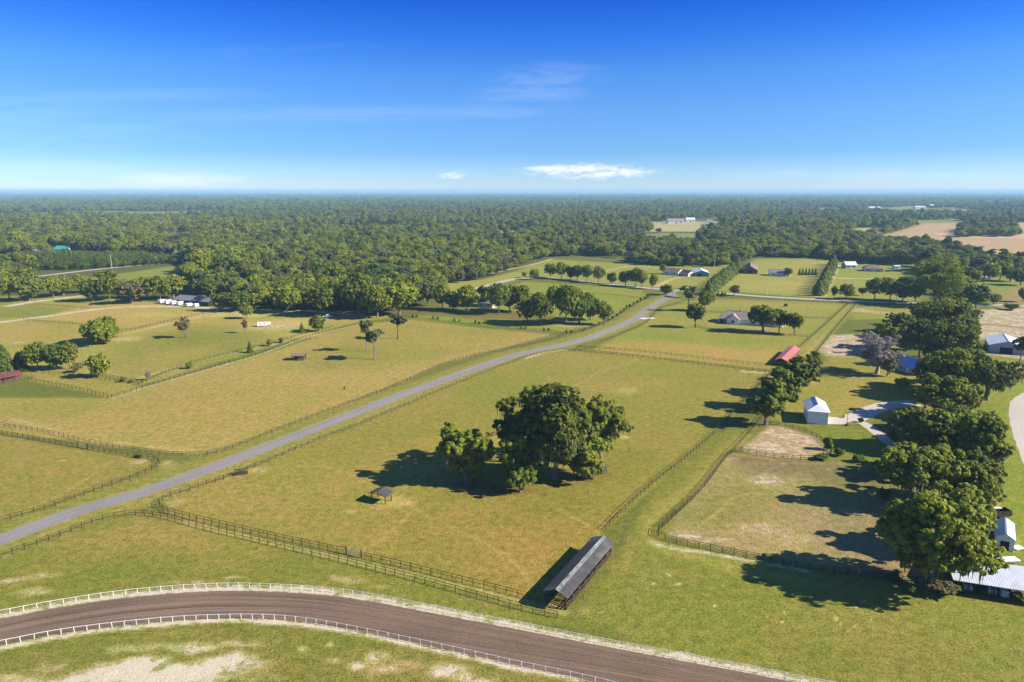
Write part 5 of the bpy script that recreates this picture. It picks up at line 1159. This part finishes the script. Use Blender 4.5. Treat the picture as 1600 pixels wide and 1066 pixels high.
# the pasture pines and lone trees on the left
plant_px('pine', 585, 562, 42, 50, 'nearest pine in the big tan pasture', 'pines in the tan pasture'); plant_px('pine', 573, 549, 28, 52, 'pine half hidden behind the nearest pasture pine', 'pines in the tan pasture'); plant_px('pine', 622, 530, 36, 40, 'slim pine apart, towards the road side of tan pasture', 'pines in the tan pasture')
plant_px('sparse', 291, 528, 34, 36, 'thin leaved tree alone in the greener paddock'); plant_px('sparse', 384, 521, 16, 24, 'slim thin crowned tree beside the white gooseneck trailer'); plant_px('oak', 386, 498, 26, 22, 'small round oak behind the slim thin crowned tree')
hero(160, 536, 70, 40, 'broad round tree casting long shade by the dark fence', 51, .02, 34, 1.0, 'leaf_oak', 0, .4, leaf=.34, flat=.85)
plant_px('ball', 155, 590, 36, 36, 'ball shaped tree above the narrow strip paddock')
for px, py, w, h, k, lab in ((8, 583, 34, 44, 'conifer', 'dark conifer against the red roofed barn at the edge of photo'), (32, 580, 26, 30, 'conifer', 'low conifer between red roofed barn and leafy clump'), (60, 580, 44, 46, 'oak', 'leafy tree of the left clump, beside conifers'), (88, 578, 46, 44, 'dark', 'dark middle tree of the left clump'), (110, 577, 30, 46, 'lime', 'yellow green tree closing the left clump'), (122, 582, 20, 16, 'russet', 'brown scrubby tree at the end of left clump')):
    plant_px(k, px, py, w, h, lab)
plant_px('ball', 497, 518, 27, 26, 'dark ball shaped tree at corner of sandy yard'); plant_px('conifer', 472, 520, 10, 15, 'small upright bush beside the dark ball shaped tree'); plant_px('conifer', 391, 551, 11, 17, 'small conifer on the fence of pale farm lane'); plant_px('ball', 422, 541, 12, 11, 'low round bush on the fence below the small conifer')
plant_px('shrub', 297, 576, 12, 12, 'dark shrub by pale farm lane, alone'); plant_px('bare', 232, 594, 11, 17, 'leafless grey shrub near the lane corner', None, 'shrub'); plant_px('shrub', 192, 597, 9, 9, 'dark round shrub by strip paddock fence'); plant_px('shrub', 205, 598, 9, 5, 'flat shrub by strip paddock fence, nearer lane corner'); plant_px('shrub', 440, 536, 10, 9, 'shrub on the lane fence, above the low round bush')
# three clipped oaks at the house and its garden
plant_px('clipped', 1192, 519, 52, 44, 'widest clipped oak, hiding the ranch house', 'clipped oaks at the ranch house'); plant_px('clipped', 1217, 520, 30, 38, 'middle clipped oak at the ranch house', 'clipped oaks at the ranch house'); plant_px('clipped', 1241, 523, 32, 36, 'outer clipped oak at the ranch house, towards the mown lane', 'clipped oaks at the ranch house')
plant_px('clipped', 1087, 512, 34, 40, 'clear stemmed round oak alone in front of pines'); plant_px('oak', 1101, 486, 32, 32, 'oak behind the clear stemmed round oak'); plant_px('pine', 1075, 486, 24, 36, 'pine by road bend with bare stem'); plant_px('pine', 1068, 464, 20, 18, 'low pine at road junction'); plant_px('pine', 1082, 466, 18, 20, 'second low pine at road junction')
plant_px('dark', 1041, 461, 22, 18, 'dark bush like oak at the road junction'); plant_px('russet', 1147, 462, 20, 18, 'brown twiggy tree by the cross road'); plant_px('shrub', 1228, 479, 7, 5, 'single dark bush in the far tan field'); plant_px('oak', 1036, 428, 14, 16, 'oak beside white gabled house'); plant_px('dark', 1231, 432, 15, 15, 'dark round tree beside the grey bungalow')
for k, (px, py) in enumerate(((1122, 463), (1128, 463), (1133, 463.5))): plant_px('shrub', px, py, 5, 7, 'small cross road shrub, %s' % ('by the conifer hedge', 'in the middle of three', 'nearest the twiggy tree')[k], 'cross road shrubs')
for k, (px, py) in enumerate(((321, 478), (316, 477))): plant_px('palm', px, py, 11, 17, ('palm in front of the long grey barn, nearer the oaks', 'palm in front of long grey barn, nearer white trailers')[k], 'palms by the long barn')
# shrubs along the bend
bend = [(645, 497), (651, 497), (677, 499), (684, 500), (710, 503), (718, 504), (743, 506), (749, 507.5), (815, 514), (821, 515), (850, 518), (857, 518), (885, 521), (893, 521), (913, 518), (929, 511.5), (936, 509), (951, 502.5), (957, 500), (964, 495), (970, 491), (975, 487), (979, 483), (984, 480.5), (990, 478), (996, 474), (1001, 471.5), (1008, 468.5), (1012, 465)]
for i, (px, py) in enumerate(bend): plant_px('conifer' if i % 2 == 0 and i < 14 else 'shrub', px, py-.8, 5.0 if i % 2 else 4.2, 6.0 if i % 2 == 0 else 4.5, 'young dark shrub in the line behind winding roadside fence', 'young shrubs behind the winding fence')
# rows of trees that stand apart
def many(rows, group, label):
    for r in rows: plant_px(r[0], *r[1:], label, group)
many([('oak', 691, 484, 36, 40), ('dark', 708, 486, 30, 36), ('oak', 732, 486, 44, 42), ('oak', 779, 491, 44, 48), ('dark', 797, 486, 40, 44), ('oak', 812, 488, 40, 44), ('dark', 824, 504, 36, 44), ('oak', 846, 508, 46, 52), ('oak', 868, 484, 34, 38), ('oak', 884, 507, 52, 64), ('dark', 905, 505, 46, 60), ('oak', 944, 508, 30, 38), ('dark', 760, 478, 40, 36), ('dark', 922, 500, 36, 40)], 'oaks in the grove inside the shrub lined fence', 'oak in the shaded grove between road bend and tan pasture')
many([('lime', 819, 434, 11, 10), ('oak', 835, 437, 18, 18), ('oak', 860, 434, 22, 24), ('oak', 877, 436, 26, 26), ('dark', 892, 437, 20, 24), ('oak', 902, 438, 22, 24), ('oak', 917, 440, 24, 26), ('oak', 935, 442, 26, 26), ('dark', 956, 444, 18, 21), ('oak', 977, 447, 24, 26), ('oak', 993, 448, 26, 30), ('oak', 1003, 449, 22, 28), ('lime', 1020, 452, 18, 26)], 'oaks lining the cross road', 'oak in the line along the cross road')
many([('oak', 15, 470, 44, 42), ('dark', 46, 470, 46, 42), ('oak', 84, 465, 36, 34), ('oak', 100, 462, 40, 32), ('oak', 128, 458, 34, 30), ('dark', 146, 471, 42, 38), ('oak', 172, 470, 40, 40), ('dark', 186, 466, 36, 34), ('russet', 206, 474, 56, 38), ('lime', 250, 470, 44, 42), ('lime', 272, 466, 38, 40), ('oak', 230, 466, 36, 34), ('lime', 168, 440, 40, 20), ('oak', 40, 448, 40, 30), ('oak', 4, 452, 36, 32)], 'oaks in the row above the left paddocks', 'oak in the shady row above the left sandy paddocks')
many([('dark', 345, 486, 32, 32), ('oak', 334, 470, 34, 34), ('dark', 374, 486, 46, 34), ('lime', 399, 484, 34, 28), ('oak', 449, 489, 48, 46), ('oak', 505, 494, 58, 48), ('oak', 560, 492, 66, 66), ('oak', 590, 497, 54, 50), ('oak', 624, 492, 62, 52), ('russet', 425, 474, 40, 34), ('dark', 536, 482, 46, 44), ('oak', 478, 472, 50, 44), ('dark', 650, 476, 36, 34), ('russet', 668, 478, 44, 40)], 'oaks fronting the wood above the sandy yard', 'oak along front edge of the wood above sandy yard')
many([('oak', 1366, 468, 34, 34), ('oak', 1390, 470, 38, 34), ('dark', 1410, 470, 32, 30), ('oak', 1430, 472, 30, 30), ('dark', 1385, 446, 20, 14), ('dark', 1420, 450, 40, 20), ('oak', 1494, 478, 36, 40), ('dark', 1525, 482, 42, 42), ('oak', 1552, 476, 26, 18), ('oak', 1545, 440, 30, 32), ('dark', 1578, 440, 32, 26), ('russet', 1538, 434, 46, 22), ('oak', 1322, 468, 26, 26), ('oak', 1303, 466, 11, 20), ('russet', 1348, 462, 16, 14), ('oak', 1598, 472, 20, 24), ('dark', 1580, 484, 26, 10), ('oak', 1450, 446, 40, 32), ('dark', 1496, 446, 38, 34), ('oak', 1515, 452, 34, 34), ('oak', 1562, 438, 34, 30), ('dark', 1595, 446, 30, 30), ('oak', 1440, 458, 30, 26), ('oak', 1500, 462, 36, 34)], 'trees along the far side of the cross road', 'tree in the dark belt beyond the cross road')
for a, b, n, wpx, hpx, lab in (((1106, 461), (1156, 419), 22, 17, 22, 'dense dark conifer hedge slanting towards the gabled barn'), ((1279, 462), (1302, 414), 20, 15, 20, 'dense dark conifer hedge beside the sandy drive')):
    A, B = np.array(at(*a)), np.array(at(*b))
    for k in range(n):
        p = A+(B-A)*k/(n-1); q = (a[0]+(b[0]-a[0])*k/(n-1), a[1]+(b[1]-a[1])*k/(n-1))
        plant('conifer', p[0]+rnd.uniform(-.8, .8), p[1], 9.5*rnd.uniform(.85, 1.15), 11*rnd.uniform(.85, 1.1), 'conifer in the row %s' % ('slanting towards the gabled barn' if 'gabled' in lab else 'beside the pale sandy drive'), 'conifers of a planted windbreak')
for k in range(6): plant_px('conifer', 1249+k*5, 430, 5, 11, 'slim dark tree in the evenly spaced line near bungalow', 'slim trees in an even line')

# ------------------------------------------------------------------ woods
def in_polys(x, y, polys):
    r = np.zeros(len(x), bool)
    for P in polys: r |= inside(x, y, P)
    return r
WOOD = [poly_world(p) for p in (
    [(300, 462), (345, 478), (440, 484), (520, 488), (620, 488), (665, 472), (696, 446), (757, 437), (800, 424), (826, 411), (862, 402), (905, 399), (962, 402), (992, 413), (1062, 417), (1132, 417), (1168, 408), (1178, 402), (1232, 403), (1300, 405), (1360, 413), (1430, 416), (1455, 440), (1510, 424), (1560, 428), (1620, 430), (1800, 440), (3200, 480), (2600, 301.2), (-1000, 301.2), (-1500, 500), (-300, 480), (-60, 440), (60, 428), (110, 419), (285, 408), (305, 420), (290, 440)],)]
CLEAR = [poly_world(p) for p in (
    [(-20, 398), (232, 396), (284, 410), (116, 424), (-60, 426)], [(1002, 364), (1014, 347), (1130, 346), (1126, 364)], [(1358, 376), (1445, 349), (1700, 347), (1900, 390), (1650, 420), (1570, 412), (1500, 396)], [(1320, 371), (1335, 356), (1385, 356), (1380, 371)], [(1205, 365), (1215, 357), (1262, 357), (1255, 367)],
    [(772, 376), (785, 360), (812, 361), (808, 376)], [(700, 336), (740, 333), (790, 334), (760, 337)], [(950, 353), (960, 346), (1012, 346), (1008, 352)], [(1040, 348), (1045, 342), (1125, 342), (1125, 350)], [(50, 397), (60, 386), (115, 386), (120, 397)], [(630, 456), (640, 444), (668, 446), (665, 458)],
    [(780, 428), (826, 412), (862, 404), (862, 410), (800, 432)], [(970, 408), (974, 396), (994, 397), (998, 412)], [(280, 482), (278, 466), (340, 470), (340, 484)])]
ISLE = [poly_world([(1495, 371), (1500, 358), (1580, 357), (1594, 370)])]
def scatter(seed, s0, growth, y0, y1, jitter=.45):
    rng = np.random.default_rng(seed); out = []; y = y0
    while y < y1:
        s = max(s0, growth*y); n = int(2*y*1.0/s)+1; xs = (np.arange(n)-n/2)*s+rng.uniform(-jitter, jitter, n)*s+rng.uniform(0, s)
        out.append(np.stack([xs, y+rng.uniform(-jitter, jitter, n)*s, np.full(n, s)], 1)); y += s
    return np.concatenate(out)
pts = scatter(7, 9.0, .0078, 330, 26000)
px_, py_ = pts[:, 0], pts[:, 1]
msk = in_polys(px_, py_, WOOD) & ~in_polys(px_, py_, CLEAR) | in_polys(px_, py_, ISLE)
gapn = vnoise(px_, py_, 260, 9)+.5*vnoise(px_, py_, 90, 12); msk &= ~((vnoise(px_, py_*1.2, 520, 21)+.3*vnoise(px_, py_, 120, 22) > .54) & (py_ > 880)) & ~((vnoise(px_, py_, 1100, 31)+.2*vnoise(px_, py_, 200, 32) > .48) & (py_ > 1680)) & ~((gapn > .8) & (py_ > 650)); gl = vnoise(px_, py_, 38, 15); msk &= ~((gl > .56) & (py_ < 1300))
pts = pts[msk]
# the trees that show largest are things; the far mass is one object
order = np.argsort(pts[:, 1]-np.abs(pts[:, 0])*.0)
NEAR = 128
regions = {}
for i in order[:NEAR]:
    x, y, s = pts[i]; k = rnd.choices(['oak', 'dark', 'lime', 'russet', 'pine'], [48, 22, 12, 12, 6])[0]
    W = rnd.uniform(11, 17); H = rnd.uniform(11.5, 18)
    if k == 'pine': W, H = 9, rnd.uniform(16, 21)
    plant(k, x, y, W, H, 'tree in the close packed wood behind the sandy yard' if x < 0 else 'tree in the close packed wood beyond the cross road', 'trees massed in the near wood')
far = pts[order[NEAR:]]
def instancer(name, P, kinds, wts, W=(8.5, 21), H=(9, 19), seed=3, rot=True, base=13.0):
    rng = np.random.default_rng(seed); n = len(P)
    col = bpy.data.collections.new(name+' kinds'); objs = []
    for k in kinds:
        for pr in PROTO[k]:
            o = bpy.data.objects.new('crown', pr['crown']); o.scale = (base/pr['W'],)*2+(base/pr['H'],); col.objects.link(o); objs.append(k)
    # children of a collection come in name order: keep that order for the weights
    names = sorted(range(len(objs)), key=lambda i: col.objects[i].name)
    w = np.array([wts[kinds.index(objs[i])]/len(PROTO[objs[i]]) for i in names]); w /= w.sum()
    idx = rng.choice(len(names), n, p=w)
    me = bpy.data.meshes.new(name); me.vertices.add(n); V = np.zeros((n, 3), np.float32); V[:, :2] = P[:, :2]; me.vertices.foreach_set('co', V.ravel())
    big = np.maximum(1, P[:, 2]/18.0) if P.shape[1] > 2 else np.ones(n)
    sc = np.stack([rng.uniform(*W, n)/base*big, np.zeros(n), rng.uniform(*H, n)/base*np.minimum(big, 1.15)], 1); sc[:, 1] = sc[:, 0]
    sc[:, 2] *= (1+.25*vnoise(P[:, 0], P[:, 1], 140, 5))*(1+.25*vnoise(P[:, 0], P[:, 1], 520, 6))*np.where(rng.random(n) < .06, 1.35, 1)
    for nm, ty, arr in (('kind_index', 'INT', idx.astype(np.int32)), ('spin', 'FLOAT', rng.uniform(0, 6.28, n).astype(np.float32)), ('size', 'FLOAT_VECTOR', sc.astype(np.float32))):
        a = me.attributes.new(nm, ty, 'POINT'); a.data.foreach_set('vector' if ty == 'FLOAT_VECTOR' else 'value', arr.ravel())
    o = link(name, me); ng = bpy.data.node_groups.new(name, 'GeometryNodeTree')
    ng.interface.new_socket('Geometry', in_out='INPUT', socket_type='NodeSocketGeometry'); ng.interface.new_socket('Geometry', in_out='OUTPUT', socket_type='NodeSocketGeometry')
    nn = ng.nodes; gi = nn.new('NodeGroupInput'); go = nn.new('NodeGroupOutput'); ip = nn.new('GeometryNodeInstanceOnPoints'); ci = nn.new('GeometryNodeCollectionInfo')
    ci.inputs['Collection'].default_value = col; ci.inputs['Separate Children'].default_value = True; ci.inputs['Reset Children'].default_value = False
    def attr(nm, ty):
        a = nn.new('GeometryNodeInputNamedAttribute'); a.data_type = ty; a.inputs['Name'].default_value = nm; return a.outputs[0]
    cx = nn.new('ShaderNodeCombineXYZ'); er = nn.new('FunctionNodeEulerToRotation'); L = ng.links.new
    L(attr('spin', 'FLOAT'), cx.inputs[2]); L(cx.outputs[0], er.inputs[0])
    L(gi.outputs[0], ip.inputs['Points']); L(ci.outputs[0], ip.inputs['Instance']); ip.inputs['Pick Instance'].default_value = True
    L(attr('kind_index', 'INT'), ip.inputs['Instance Index']); L(er.outputs[0], ip.inputs['Rotation']); L(attr('size', 'FLOAT_VECTOR'), ip.inputs['Scale']); L(ip.outputs[0], go.inputs[0])
    md = o.modifiers.new('scatter', 'NODES'); md.node_group = ng
    tag(o, None, None, None, 'stuff'); return o
fw = instancer('forest', far, ['oak', 'dark', 'lime', 'russet', 'pine', 'bare'], [42, 12, 24, 10, 10, 2])
fw['label'] = 'wide green forest running to the hazy horizon'
# plantation of young dark trees in rows
pl = []; A = poly_world([(-20, 400), (228, 398), (280, 410), (120, 422), (-60, 424)])
x0, y0 = A.min(0); x1, y1 = A.max(0)
gxs, gys = np.meshgrid(np.arange(x0, x1, 7.0), np.arange(y0, y1, 5.0)); q = np.stack([gxs.ravel(), gys.ravel()], 1); q = q[inside(q[:, 0], q[:, 1], A)]
q[:, 0] += (q[:, 1]-y0)*.2
q += np.random.default_rng(2).normal(size=q.shape)*.5
po = instancer('tree_plantation', np.column_stack([q, np.full(len(q), 9.0)]), ['dark'], [1], (4.5, 6), (5, 7), 11)
po['label'] = 'young dark trees in planted rows above the left oaks'

# ------------------------------------------------------------------ the air
hz = MB().box((0, 15500, 48.0), (140000, 41000, 98.0))
hm = bpy.data.materials.new('haze'); hm.use_nodes = True; hm.node_tree.nodes.clear(); N = NT(hm.node_tree)
ho = N.node('ShaderNodeOutputMaterial'); pv = N.node('ShaderNodeVolumePrincipled'); pv.inputs['Color'].default_value = (.42, .72, .90, 1); pv.inputs['Density'].default_value = 1/10500; pv.inputs['Anisotropy'].default_value = 0
N.l.new(pv.outputs[0], ho.inputs['Volume'])
h = hz.build('haze', hm); tag(h, kind='stuff')
